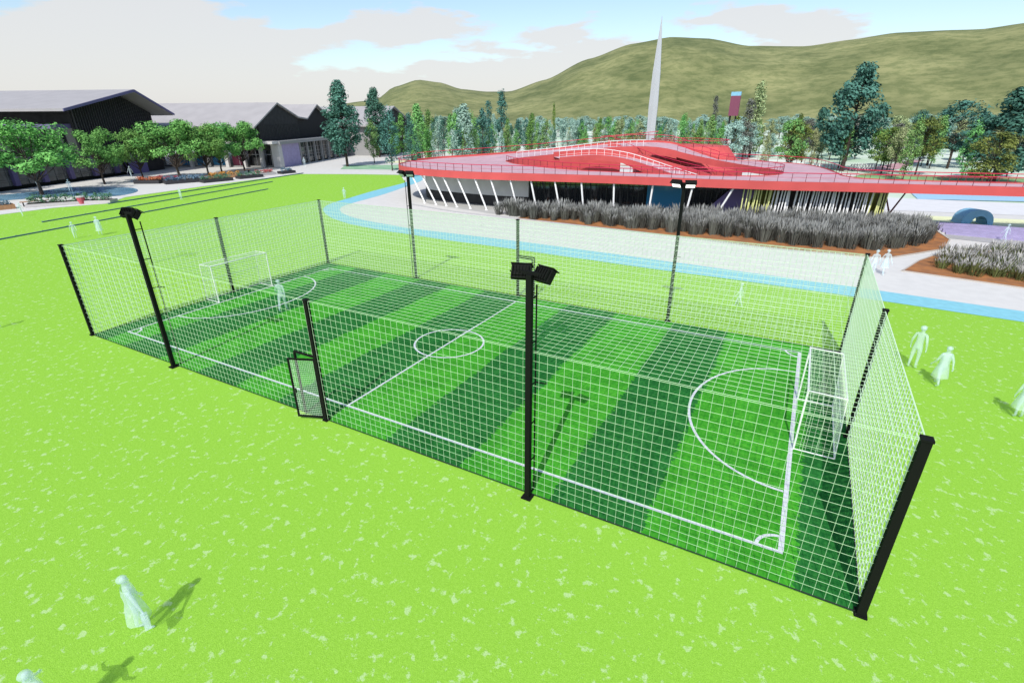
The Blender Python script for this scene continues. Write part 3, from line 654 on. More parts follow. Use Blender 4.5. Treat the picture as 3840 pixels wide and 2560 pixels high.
# ------------------------------------------------------------ trees
def leaf_cluster(m, c, rad, n, ls, flat=.75):
    for _ in range(n):
        while True:
            d = Vector((random.uniform(-1, 1), random.uniform(-1, 1), random.uniform(-1, 1)))
            if d.length < 1: break
        p = c+Vector((d.x*rad, d.y*rad, d.z*rad*flat)); nrm = (d+Vector((random.uniform(-.7, .7), random.uniform(-.7, .7), random.uniform(-.2, 1.0)))).normalized()
        a = nrm.cross(Vector((random.random(), random.random(), random.random()))).normalized(); b = nrm.cross(a); s = ls*random.uniform(.6, 1.25); i = len(m.v)
        m.v += [p-a*s, p+b*s*.55, p+a*s, p-b*s*.55]; m.f.append([i, i+1, i+2, i+3])
def limb_tree(kind, seed):
    """returns trunk MB, crown MB for a tree of unit height 10"""
    random.seed(seed); t = MB(); c = MB()
    def wob(k): return Vector((random.uniform(-k, k), random.uniform(-k, k), 0))
    if kind == 'broad':
        p = Vector((0, 0, 0)); pts = [p]
        for k in range(1, 5): pts.append(Vector((0, 0, k*.9))+wob(.12))
        for k in range(4): t.bar(pts[k], pts[k+1], .2-.025*k, .175-.025*k, n=7, cap=False)
        top = pts[-1]
        for k in range(40):
            a = random.uniform(0, 6.28); rr_ = random.uniform(.6, 4.0)**1; z = random.uniform(3.9, 9.2); lim = 4.3*math.sqrt(max(0, 1-((z-6.0)/3.6)**2))
            rr_ = lim*math.sqrt(random.random()); e_ = Vector((rr_*math.cos(a), rr_*math.sin(a), z)); b0 = pts[random.randint(2, 4)]
            mid = b0.lerp(e_, .5)+Vector((0, 0, -.25)); t.bar(b0, mid, .07, .045, n=5, cap=False); t.bar(mid, e_, .045, .015, n=4, cap=False)
            leaf_cluster(c, e_, random.uniform(.95, 1.5), 170, .19)
    elif kind == 'dense':       # egg shaped dark crown over a bare lower trunk
        for k in range(6): t.bar(Vector((0, 0, k*1.4)), Vector((0, 0, (k+1)*1.4)), .19-.025*k, .165-.025*k, n=7, cap=False)
        for k in range(110):
            z = 1.9+8.0*random.random()**.92; q = (z-1.9)/8.0; lim = 2.75*(math.sin(math.pi*min(1, q*1.0+.06))**.62)*(1.0-.45*q)+.12; a = random.uniform(0, 6.28); rr_ = lim*math.sqrt(random.uniform(.15, 1))
            e_ = Vector((rr_*math.cos(a), rr_*math.sin(a), z)); t.bar(Vector((0, 0, max(1.6, z-.7))), e_, .04, .012, n=4, cap=False)
            leaf_cluster(c, e_, random.uniform(.55, .95), 62, .18)
    elif kind == 'column':
        t.bar((0, 0, 0), (0, 0, 8), .12, .03, n=6, cap=False)
        for k in range(70):
            z = .9+9.0*random.random(); q = (z-.9)/9.0; lim = 1.05*(1-q)**.55*min(1, .45+q*4)+.05; a = random.uniform(0, 6.28); rr_ = lim*math.sqrt(random.random())
            leaf_cluster(c, Vector((rr_*math.cos(a), rr_*math.sin(a), z)), random.uniform(.28, .5), 34, .13, 1.5)
    elif kind == 'slender':     # airy young tree, thin trunk, narrow open crown
        t.bar((0, 0, 0), Vector((0, 0, 9))+wob(.3), .10, .02, n=5, cap=False)
        for k in range(44):
            z = 1.6+8.1*random.random(); q = (z-1.6)/8.1; lim = 1.5*math.sin(math.pi*min(1, q*.85+.15))**.8; a = random.uniform(0, 6.28); rr_ = lim*math.sqrt(random.random())
            e_ = Vector((rr_*math.cos(a), rr_*math.sin(a), z)); t.bar((0, 0, z-.8), e_, .025, .01, n=3, cap=False)
            leaf_cluster(c, e_, random.uniform(.4, .75), 46, .16, 1.3)
    elif kind == 'round':
        for k in range(4): t.bar(Vector((0, 0, k*1.1)), Vector((0, 0, (k+1)*1.1)), .15-.02*k, .13-.02*k, n=6, cap=False)
        for k in range(46):
            z = 3.0+6.6*random.random(); q = (z-3)/6.6; lim = 3.1*math.sin(math.pi*min(1, q*.86+.12))**.7; a = random.uniform(0, 6.28); rr_ = lim*math.sqrt(random.random())
            e_ = Vector((rr_*math.cos(a), rr_*math.sin(a), z)); t.bar((0, 0, max(2.5, z-1.6)), e_, .045, .012, n=4, cap=False)
            leaf_cluster(c, e_, random.uniform(.6, 1.1), 64, .19)
    return t, c
def leafmat(n, a, b, per=.2):
    m = mat(n, a, .8, col2=b, scale=.7, detail=5, perobj=per); return m
LM = {'green': leafmat('leaves_green', (.07, .20, .04), (.20, .42, .10)), 'dark': leafmat('leaves_bluegreen', (.035, .11, .08), (.085, .22, .165)), 'light': leafmat('leaves_light', (.10, .25, .06), (.22, .42, .13)),
      'teal': leafmat('leaves_haze_teal', (.20, .33, .27), (.36, .52, .43)), 'pale': leafmat('leaves_pale_olive', (.20, .24, .10), (.36, .40, .20)), 'grey': leafmat('leaves_grey', (.09, .10, .085), (.20, .21, .18)), 'olive': leafmat('leaves_olive', (.07, .11, .025), (.20, .24, .05))}  # teal leaves have distance haze mixed into their colour
CACHE = {}
def tree(kind, leaf, x, y, h, label, group, var=0, wide=1.0, nm=None):
    key = (kind, var)
    if key not in CACHE:
        a, b = limb_tree(kind, hash_seed(kind)+var); CACHE[key] = (a.mesh('trunk', trunkm), b)
    tm, cb_ = CACHE[key]; ck = (kind, var, leaf)
    if ck not in CACHE: CACHE[ck] = cb_.mesh('crown', LM[leaf])
    t = thing(nm or 'tree', label, 'tree', (x, y, 0), random.uniform(0, 6.28), group); s = h/10; t.scale = (s*wide*(1.28 if kind == 'broad' else 1), s*wide*(1.28 if kind == 'broad' else 1), s)
    link('trunk', tm, t); link('crown', CACHE[ck], t); return t
def hash_seed(k): return {'broad': 100, 'dense': 200, 'column': 300, 'slender': 400, 'round': 500}[k]
GB = 'broad green trees along the plaza'
for i, (x, y, h, wd, lb) in enumerate([(-55.99, 19.72, 8.6, 1.0, 'broad bright green tree at the left edge, the largest of the row by the pool'), (-64.5, 14.0, 8.4, .95, 'broad green tree cut by the left edge, behind the largest plaza tree'), (-61.28, 29.12, 7.4, .78, 'broad green tree second from the left in the plaza row'), (-63.28, 35.33, 7.2, .72, 'smallest broad green tree, between the slatted gable and the planters'), (-58.62, 38.29, 8.6, .95, 'broad green tree right of the slatted gable, fourth in the plaza row'), (-57.45, 42.26, 7.9, .8, 'broad green tree before the blue shop windows'), (-60.5, 46.5, 7.9, .75, 'broad green tree in front of the red shopfront'), (-60.0, 50.38, 8.2, .75, 'broad green tree at the right end of the plaza row')]):
    tree('broad', 'green', x, y, h, lb, GB, i % 3, wd, 'broad_tree')
def polar(u, D):
    """ground point at picture bearing u (0..2352) and distance D from the camera, as plain numbers"""
    d = fw+rr*((u-1176)/1178.3)+uu*.443; a = math.atan2(d.x, d.y); return CAM.x+D*math.sin(a), CAM.y+D*math.cos(a)
BIG = [('dense', 'dark', 783, 106, 14.2, .95, 'tall dark conifer with a bare lower trunk, beside the gabled houses'), ('dense', 'dark', 862, 128, 13.8, .8, 'dark conifer behind and right of the tallest one by the houses'),
       ('slender', 'light', 848, 112, 8.2, 1.1, 'small light green tree between the two conifers by the houses'), ('column', 'dark', 1152, 140, 14.4, 1.3, 'tall dark columnar cypress, tallest in the middle of the picture'),
       ('column', 'dark', 1122, 142, 12.0, 1.1, 'dark columnar cypress just left of the tallest one'), ('column', 'olive', 1272, 148, 11.6, .55, 'very thin tall cypress left of the tall white spire'),
       ('column', 'grey', 1640, 150, 12.8, .9, 'thin grey green cypress left of the maroon pylon sign'), ('column', 'pale', 1738, 128, 14.8, 1.25, 'tall pale yellow poplar right of the maroon pylon sign'), ('column', 'grey', 1722, 122, 11.4, 1.5, 'grey poplar in front of the pale yellow one'),
       ('dense', 'dark', 1965, 104, 15.2, 1.15, 'huge blue green tree, the tallest on the right'), ('dense', 'dark', 1890, 128, 9.6, .9, 'small blue green tree left of the tallest tree on the right'),
       ('round', 'dark', 2215, 118, 10.6, 1.35, 'broad dark blue green tree under the right hand hill'), ('round', 'dark', 2118, 140, 9.6, .7, 'small round dark tree left of the broad one under the right hand hill'), ('round', 'dark', 2170, 140, 9.4, .6, 'small dark tree touching the broad one under the right hand hill'),
       ('dense', 'dark', 2335, 96, 11.4, 1.6, 'big dark tree at the right edge of the picture'), ('round', 'olive', 2322, 82, 6.8, 1.3, 'low olive green tree in front of the dark one at the right edge')]
for i, (k, l, u, D, h, wd, lb) in enumerate(BIG):
    x, y = polar(u, D); tree(k, l, x, y, h, lb, None, i % 2, wd, {'dense': 'conifer', 'column': 'cypress', 'slender': 'young_tree', 'round': 'round_tree'}[k])
random.seed(21)
# young slender trees planted all through the park between the pavilion and the hills
GY = 'young slender trees in the park behind the pavilion'
cnt = 0
for i in range(190):
    u = 885+790*random.random(); D = random.choice((88, 100, 115, 135, 160, 190))*random.uniform(.94, 1.08)
    x, y = polar(u, D)
    if D < 108 and u > 1150: D = 130; x, y = polar(u, D)
    leaf = random.choice(['light', 'green', 'dark', 'teal', 'light']) if D < 125 else random.choice(['teal', 'teal', 'pale', 'dark', 'light'])  # farther trees mostly take the haze-tinted teal
    h = random.uniform(6.0, 9.3)*(1.12 if D < 125 else 1)*(1 if u < 1150 else .86)
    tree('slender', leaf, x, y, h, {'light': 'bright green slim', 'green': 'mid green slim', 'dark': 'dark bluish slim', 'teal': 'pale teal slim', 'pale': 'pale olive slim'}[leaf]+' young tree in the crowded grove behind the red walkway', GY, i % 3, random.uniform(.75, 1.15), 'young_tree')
GR = 'pale rounded trees on the right behind the walkway'
for i in range(84):
    u = 1690+700*random.random(); D = random.uniform(92, 175); x, y = polar(u, D)
    k = random.choice(['round', 'slender', 'round']); leaf = random.choice(['pale', 'pale', 'olive', 'teal', 'light', 'grey'])
    tree(k, leaf, x, y, random.uniform(5.4, 8.6), {'light': 'bright green', 'olive': 'olive green', 'grey': 'greyish', 'teal': 'pale teal', 'pale': 'pale yellowish'}[leaf]+{'round': ' rounded', 'slender': ' slender'}[k]+' park tree in the scattered rows below the right hand hills', GR, i % 2, random.uniform(.75, 1.05), 'park_tree')
GD = 'haze-tinted pale trees at the foot of the hills'
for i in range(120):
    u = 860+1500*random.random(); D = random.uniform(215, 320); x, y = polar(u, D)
    tree('round', 'teal', x, y, random.uniform(5.5, 8.5), 'faint tree tinted bluish for haze in the distant line at the foot of the hills', GD, i % 2, random.uniform(1.0, 1.8), 'distant_tree')  # pale teal leaf colour stands in for haze

# ------------------------------------------------------------ spire, pylon sign, lawns and paths beyond
x, y = polar(1499, 100)
t = thing('spire', 'tall tapering pale metal spire rising behind the red walkway', 'spire', (x, y, 0), R(-20))
m = MB(); H = 23.2
secs = [(0, .62), (5, .78), (10, .86), (15, .72), (19.5, .38), (H, .03)]
for (z0, w0), (z1, w1) in zip(secs, secs[1:]): m.bar((0, 0, z0), (0, 0, z1), w0, w1, n=6, cap=False)
m.build('shaft', mat('pale_spire_metal', (.50, .51, .52), .4, metal=.3), t)
m = MB(); m.bar((0, 0, 0), (0, 0, .5), 1.6, 1.4, n=12); m.build('base', greywall, t)
x, y = polar(1684, 120)
t = thing('pylon_sign', 'tall pylon with a maroon panel and blue top strip, before the hills', 'sign', (x, y, 0), R(-15))
m = MB(); m.box((-.55, 0, 5.5), (.28, .3, 11)); m.box((.55, 0, 5.5), (.16, .2, 11)); m.build('mast', dkmetal, t)
m = MB(); m.box((.15, -.3, 10.1), (1.9, .25, 3.6)); m.build('panel', mat('maroon_panel', (.20, .06, .10), .6), t)
m = MB(); m.box((.15, -.3, 12.25), (1.9, .25, .7)); m.build('panel_top', bluepaint, t)
x, y = polar(2084, 130)
t = thing('totem', 'small white upright block on a post among the right hand trees', 'totem', (x, y, 0), R(-10))
m = MB(); m.box((0, 0, 1.6), (.3, .3, 3.2)); m.build('post', dkmetal, t); m = MB(); m.box((0, 0, 4.4), (1.2, .4, 2.6)); m.build('panel', whitem, t)
m = MB(); m.box((0, 0, 2.9), (.9, .38, .4)); m.build('orange_strip', mat('orange_paint', (.6, .22, .08), .6), t)
sheet('far_lawn', [(-47, 60), (-36.5, 64.2), (-32, 70), (-40.5, 73), (-52, 66)], .006, mat('teal_groundcover', (.16, .33, .20), .95, col2=(.30, .46, .30), scale=.5))
sheet('far_lawn', [(30, 78), (62, 84), (70, 96), (34, 92)], .006, mat('park_grass', (.20, .36, .16), .95, var=.2, scale=.3))
sheet('park_path', [(34, 95), (39.3, 102), (45.8, 125), (44, 126), (35.5, 102.8), (30, 97)], .01, mat('pink_path', (.46, .27, .30), .9, var=.05))
sheet('sand_area', [(-49, 74), (-38, 77), (-32, 74), (-36, 84), (-50, 82)], .009, sand)
# picket fence line in the park
def picket(name, a, b, lb):
    t = thing(name, lb, 'fence', (a[0], a[1], 0), math.atan2(b[1]-a[1], b[0]-a[0])); L = math.hypot(b[0]-a[0], b[1]-a[1]); m = MB()
    k = 0
    while k < L: m.box((k, 0, .5), (.28, .06, 1.0)); k += .62
    m.build('pickets', whitem, t); m = MB(); m.box((L/2, .06, .35), (L, .05, .1)); m.box((L/2, .06, .8), (L, .05, .1)); m.build('rails', whitem, t)
a = polar(1858, 106); b = polar(1915, 104); picket('picket_fence', a, b, 'low white picket fence left of the huge blue green tree')
a = polar(1985, 106); b = polar(2045, 110); picket('picket_fence', a, b, 'low white picket fence right of the huge blue green tree')

# ------------------------------------------------------------ playground right
sheet('playground', [(36.2, 46.0), (60, 50.5), (60, 56.5), (36.5, 51.5)], .03, sand)
sheet('playground_path', [(33.5, 53.5), (60, 59), (60, 67), (34, 63)], .026, mat('white_rubber', (.60, .60, .61), .8, var=.03, scale=1))
sheet('blue_patch', [(37.4, 63.4), (44.6, 65.6), (52, 68), (52, 74), (37.4, 71)], .034, mat('blue_play_surface', (.30, .48, .64), .8, var=.05))
sheet('grey_paving', [(36.3, 41), (60, 36), (60, 41.6), (42.5, 41.8), (37, 44.4)], .022, mat('grey_paving', (.34, .34, .345), .85, var=.05, scale=1))
# tunnel mound
t = thing('tunnel_mound', 'pale blue play mound with an arched tunnel through it', 'play tunnel', (39.3, 48.7, 0), R(14))
m = MB(); n = 14; outer = []; inner = []
for k in range(n+1):
    a = math.pi*k/n; outer.append((-1.15*math.cos(a), 1.35*math.sin(a)**.7)); inner.append((.15-.62*math.cos(a), .82*math.sin(a)))
for yy0, yy1 in ((-.9, .9),):
    rows = [[(p[0], yy0, p[1]) for p in outer], [(p[0]*.92, yy1, p[1]*.9) for p in outer], [(p[0], yy1, p[1]) for p in inner], [(p[0], yy0, p[1]) for p in inner]]
    for A, B in zip(rows, rows[1:]+rows[:1]): m.strip(A, B)
m.build('shell', bluepaint, t)
m = MB(); m.box((0, -1.35, .06), (3.0, .8, .12)); m.build('step', bluepaint, t)
for k in range(4):
    L = smooth_line([(36.4+.1*k, 45.6-.85*k, 0), (41, 45.6-.95*k, 0), (48, 45.4-1.0*k, 0), (58, 45.2-1.1*k, 0)], 4)
    o = wallband(L, 0, .48-.11*k, -.5).build('terrace_step', lilac)
    tag(o, ['lilac curved terrace step, highest and closest to the tunnel mound', 'lilac curved terrace step, second from the top', 'lilac curved terrace step, third from the top', 'lilac curved terrace step, lowest one by the grey paving'][k], 'step', 'lilac terrace steps')
# ------------------------------------------------------------ gabled buildings on the left
def wallbox(name, m, par, x0, x1, y0, y1, z0, z1, label=None):
    b = MB(); b.box(((x0+x1)/2, (y0+y1)/2, (z0+z1)/2), (abs(x1-x0), abs(y1-y0), abs(z1-z0))); return b.build(name, m, par, label=label)
def roof_ext(name, prof_, th, x0, x1, m, par):
    b = MB()
    for (ya, za), (yb, zb) in zip(prof_, prof_[1:]):
        b.extr([(x0, ya, za), (x0, yb, zb), (x0, yb, zb-th), (x0, ya, za-th)], (x1-x0, 0, 0))
    return b.build(name, m, par)
violetc = mat('violet_pier', (.10, .085, .19), .6, var=.05)
B1 = thing('gabled_hall', 'big dark hall with a wide grey gabled roof and slatted gable at the left', 'building', (-70, 31.4, 0), R(22))
roof_ext('roof', [(-4.0, 9.85), (9.36, 12.75), (16.9, 9.25)], .34, 3, -46, roofm, B1)
m = MB(); m.extr([(3.12, -4.1, 9.83), (3.12, 9.36, 12.74), (3.12, 17.0, 9.23), (3.12, 17.0, 8.93), (3.12, 9.36, 12.38), (3.12, -4.1, 9.5)], (.14, 0, 0)); m.build('verge_board', mat('violet_trim', (.12, .105, .22), .6), B1)
m = MB(); m.extr([(-.2, 0, 3.8), (-.2, 0, 10.1), (-.2, 9.3, 12.15), (-.2, 15.6, 9.3), (-.2, 15.6, 3.8)], (-.4, 0, 0)); m.build('gable_wall', darkwall, B1)
for k in range(34):
    y = .25+k*.45; zt = 10.15+(y/9.3)*2.1 if y < 9.3 else 12.25-(y-9.3)*.453
    m = MB(); m.box((-.02, y, (3.5+zt)/2-.1), (.22, .08, zt-3.7)); m.build('slat', mat('slat_grey', (.055, .055, .058), .6), B1)
wallbox('upper_wall', darkwall, B1, -46, -.65, .2, .6, 8.0, 9.6)
wallbox('balcony_slab', mat('slab_violet', (.13, .11, .22), .7), B1, -46, -.7, -3.2, .2, 7.25, 7.85)
wallbox('upper_glazing', glass, B1, -46, -.7, 1.5, 1.6, 3.9, 7.2)
for k in range(8):
    c = wallbox('pillar', darkwall, B1, -3.2-5*k, -2.8-5*k, -2.6, -2.2, 3.9, 7.2)
wallbox('ground_floor_glazing', mat('grey_glass', (.10, .105, .11), .2, var=.3, scale=1.2, spec=.6), B1, -.5, -.3, -30, 11.5, .45, 3.4)
wallbox('lintel', mat('lintel_grey', (.11, .11, .115), .7), B1, -.6, .3, -30, 5.0, 3.4, 3.9)
wallbox('dark_base', black, B1, -.7, .1, -30, 6.6, 0, .42)
for k in range(9):
    y = -28+k*4.1; o = wallbox('pier', violetc, B1, -.25, .25, y, y+.65, .43, 3.38)
m = MB()
for k in range(30):
    y = -29.5+k*1.35; m.box((-.24, y, 1.9), (.08, .06, 2.9))
m.box((-.24, -9.2, 2.3), (.07, 41, .07)); m.box((-.24, -9.2, 1.1), (.07, 41, .05)); m.build('mullions', mat('mullion_grey', (.16, .16, .165), .4), B1)
wallbox('violet_wall', violet, B1, -.2, .3, 7.1, 11.3, 0, 3.3)
wallbox('side_return', darkwall, B1, -.55, -.2, 11.4, 15.6, 0, 3.9)
m = MB(); m.bar((1.0, 4.9, 3.9), (1.0, 6.3, .05), .16, n=6); m.bar((1.0, 5.6, 3.9), (1.0, 6.9, .05), .16, n=6); m.build('raking_strut', black, B1)
m = MB(); m.box((-1.0, 8.0, 3.75), (4.2, 16, .2)); m.build('canopy', darkwall, B1)
wallbox('back_wall', darkwall, B1, -46, -.8, 15.2, 15.6, 0, 9.3)

B2 = thing('gabled_shops', 'row of dark gabled houses over a white colonnaded shop storey', 'building', (-59.5, 57.5, 0), R(22))
roof_ext('roof', [(-3.6, 7.0), (5.33, 11.05), (12.6, 8.6), (16.1, 8.3), (21.25, 11.0), (30.6, 6.9)], .25, -1.6, -44, roofm, B2)
m = MB(); m.extr([(-2, -1.6, 4.6), (-2, -1.6, 7.5), (-2, 5.33, 10.75), (-2, 12.6, 8.3), (-2, 12.6, 4.6)], (-.4, 0, 0)); m.build('gable_wall', darkwall, B2)
m = MB(); m.extr([(-2.4, 12.6, 4.6), (-2.4, 12.6, 8.3), (-2.4, 16.1, 8.0), (-2.4, 21.25, 10.7), (-2.4, 30.0, 6.8), (-2.4, 30.0, 4.6)], (-.4, 0, 0)); m.build('gable_wall', mat('black_cladding', (.014, .014, .015), .7), B2)
m = MB()
for k in range(26): m.box((-1.97, -1.3+k*.54, 6.0), (.05, .05, 2.7))
m.build('cladding_battens', mat('batten', (.04, .039, .04), .7), B2)
wallbox('front_upper_wall', darkwall, B2, -44, -2.5, -1.9, -1.6, 4.6, 7.4)
wt = mat('off_white_render', (.50, .49, .48), .8, var=.04); gr = mat('mid_grey_render', (.27, .27, .27), .8, var=.04)
wallbox('cornice', wt, B2, -24, .6, -.6, -2.6, 4.15, 4.6); wallbox('cornice', gr, B2, -.2, .9, -.6, 34, 4.0, 4.55)
wallbox('terrace_roof', gr, B2, -24, -.2, -.6, 34, 4.1, 4.5)
for k, x in enumerate((-21, -17.6, -14.3, -10.3, -6.9, -3.3)): wallbox('pier', wt, B2, x-.3, x+.3, -.45, .15, 0, 4.15)
wallbox('corner_pier', wt, B2, -1.0, .45, -.6, .6, 0, 4.12)
wallbox('shop_wall', mat('shop_dark', (.06, .06, .065), .5), B2, -24, -.9, .9, 1.1, 2.9, 4.1)
for x0, x1, mm, lb in ((-20.7, -17.9, glassb, 'blue shop window'), (-17.3, -14.6, glassb, 'blue shop window'), (-14.0, -10.6, glassb, 'blue shop window'), (-10.0, -7.2, mat('maroon_shutter', (.22, .05, .09), .5), 'maroon shop window'), (-6.6, -3.6, glass, None), (-3.0, -1.1, glass, None)):
    w_ = wallbox('shop_window', mm, B2, x0, x1, .95, 1.0, .25, 2.9, lb)
    f_ = MB(); f_.box(((x0+x1)/2, .92, 1.6), (.06, .05, 2.6)); f_.box(((x0+x1)/2, .92, 2.2), (x1-x0, .05, .05)); f_.build('window_frame', whitem, w_)
wallbox('shop_base', mat('shop_base_grey', (.2, .2, .2), .8), B2, -24, -.9, .6, 1.1, 0, .25)
wallbox('violet_wall', lilac, B2, 0, .3, .8, 7.2, 0, 4.0)
wallbox('side_glazing', glass, B2, -.2, -.05, 7.2, 33, .3, 4.0)
for k in range(9): wallbox('pier', gr, B2, -.1, .3, 7.4+k*3.1, 7.8+k*3.1, 0, 4.0)
m = MB()
for k in range(18): m.box((0, 8.4+k*1.38, 2.0), (.08, .06, 3.6))
for z in (1.0, 1.6, 2.2, 3.0): m.box((0, 20, z), (.06, 25, .05))
m.build('mullions', mat('mullion_pale', (.3, .3, .3), .4), B2)
wallbox('grey_wall', gr, B2, -26, -24, -2.5, 1.2, 0, 4.1)

B3 = thing('far_gabled_house', 'dark gabled house with pale roof half hidden behind the second conifer', 'building', (-65, 94, 0), R(14))
roof_ext('roof', [(-7.5, 6.6), (3.0, 10.8), (12.5, 7.0)], .25, .6, -40, roofm, B3)
m = MB(); m.extr([(0, -6.3, 0), (0, -6.3, 6.8), (0, 3.0, 10.5), (0, 11.5, 7.1), (0, 11.5, 0)], (-.4, 0, 0)); m.build('gable_wall', darkwall, B3)
wallbox('front_wall', gr, B3, -40, -.5, -6.4, -6.0, 0, 6.5)
for k in range(4): wallbox('window', glass, B3, .02, .1, -5.3+k*4.2, -3+k*4.2, .6, 3.2)
wallbox('canopy', wt, B3, 0, 1.6, -6.3, 11.5, 3.7, 4.0)

# ------------------------------------------------------------ splash pool, planters, benches on the plaza
sheet('pool', smooth_line([(-61.9, 24.6, 0), (-57, 27.4, 0), (-52.9, 28.6, 0), (-48.5, 26.8, 0), (-46.6, 23.8, 0), (-48.5, 22.2, 0), (-52.2, 20.4, 0), (-53.8, 17.5, 0), (-55.2, 13.4, 0), (-58, 8, 0), (-63, 6, 0), (-64, 12, 0), (-60.5, 18.5, 0), (-61.9, 24.6, 0)], 4)[:-1], .01, water)
hedge_l = leafmat('hedge_leaves', (.05, .13, .07), (.12, .26, .15), .1); flower_o = leafmat('orange_flowers', (.50, .16, .04), (.62, .30, .12), .1); flower_r = leafmat('red_flowers', (.45, .04, .07), (.50, .16, .16), .1); hedge_b = leafmat('blue_leaves', (.07, .15, .20), (.16, .28, .34), .1)
def planter(lb, x, y, L, W, rz, hh, bm_, lm_, ph=.5, nm='planter'):
    t = thing(nm, lb, 'planter', (x, y, 0), R(rz), 'planters between the plaza and the lawn'); m = MB()
    for d, s in (((0, W/2, hh/2), (L, .08, hh)), ((0, -W/2, hh/2), (L, .08, hh)), ((L/2-.04, 0, hh/2), (.08, W-.08, hh)), ((-L/2+.04, 0, hh/2), (.08, W-.08, hh))): m.box(d, s)
    m.build('box', bm_, t); m = MB(); m.box((0, 0, hh-.08), (L-.16, W-.09, .06)); m.build('soil', earth, t)
    m = MB(); random.seed(int(x*10))
    for k in range(int(L*W*7)):
        c = Vector((random.uniform(-L/2+.2, L/2-.2), random.uniform(-W/2+.15, W/2-.15), hh+random.uniform(.1, ph))); m.bar((c.x, c.y, hh-.06), c, .012, n=3, cap=False)
        leaf_cluster(m, c, .26, 22, .08)
    m.build('foliage', lm_, t)
dkp = mat('dark_planter', (.035, .035, .04), .6); wp = mat('pale_planter', (.45, .43, .42), .8)
for a in [('long low planter with a clipped teal hedge, left of the red pot', -45.2, 17.2, 5.6, 1.6, 60, .3, wp, hedge_l, .75), ('low planter with dark green hedge, right of the red pot', -42.9, 20.0, 3.0, 1.5, 38, .3, wp, hedge_l, .75),
          ('timber planter box at the far left by the lawn edge', -47.0, 12.2, 3.2, 1.2, 80, .45, wood, hedge_b, .3), ('dark planter with orange flowers beside the pool end', -56.5, 32.6, 3.6, 1.2, 30, .45, dkp, flower_o, .4),
          ('dark planter with red flowers behind the orange one', -55.5, 34.6, 3.0, 1.2, 30, .45, dkp, flower_r, .4), ('wide planter of bluish plants in front of the trees', -52.8, 35.8, 5.6, 2.0, 72, .4, dkp, hedge_b, .5),
          ('dark planter with teal plants next to the lawn edge', -49.8, 38.5, 4.2, 1.4, 80, .4, dkp, hedge_l, .5), ('timber planter with orange flowers in the middle of the planter group', -53.2, 42.2, 4.6, 1.4, 78, .45, wood, flower_o, .4),
          ('dark planter with green plants beside the long edging rail', -49.6, 43.8, 3.8, 1.3, 84, .4, dkp, hedge_l, .5), ('planter with red and orange flowers right of the timber one', -50.8, 47.4, 3.4, 1.2, 82, .4, wp, flower_r, .4),
          ('bluish planter at the right end of the planter group', -50.0, 51.0, 2.6, 1.2, 84, .4, dkp, hedge_b, .4)]: planter(*a)
t = thing('flower_pot', 'small red pot with pale rim between the two hedges', 'pot', (-43.6, 18.6, 0)); m = MB(); m.bar((0, 0, 0), (0, 0, .7), .28, .4, n=12); m.build('pot', flower_r, t); m = MB(); m.bar((0, 0, .7), (0, 0, .8), .44, n=12); m.build('rim', wt, t)
def bench(x, y, rz, lb):
    t = thing('bench', lb, 'bench', (x, y, 0), R(rz), 'plain benches on the plaza'); m = MB()
    for k in range(4): m.box((0, -.21+k*.14, .45), (2.4, .11, .05))
    m.build('seat', wood, t)
    for s in (-.95, .95): m = MB(); m.box((s, 0, .21), (.1, .5, .42)); m.build('leg', dkmetal, t)
bench(-46.8, 15.6, 70, 'timber bench by the pool at the left edge'); bench(-54.5, 39.5, 75, 'timber bench among the planters under the trees'); bench(-57, 48, 80, 'timber bench before the maroon shop window')

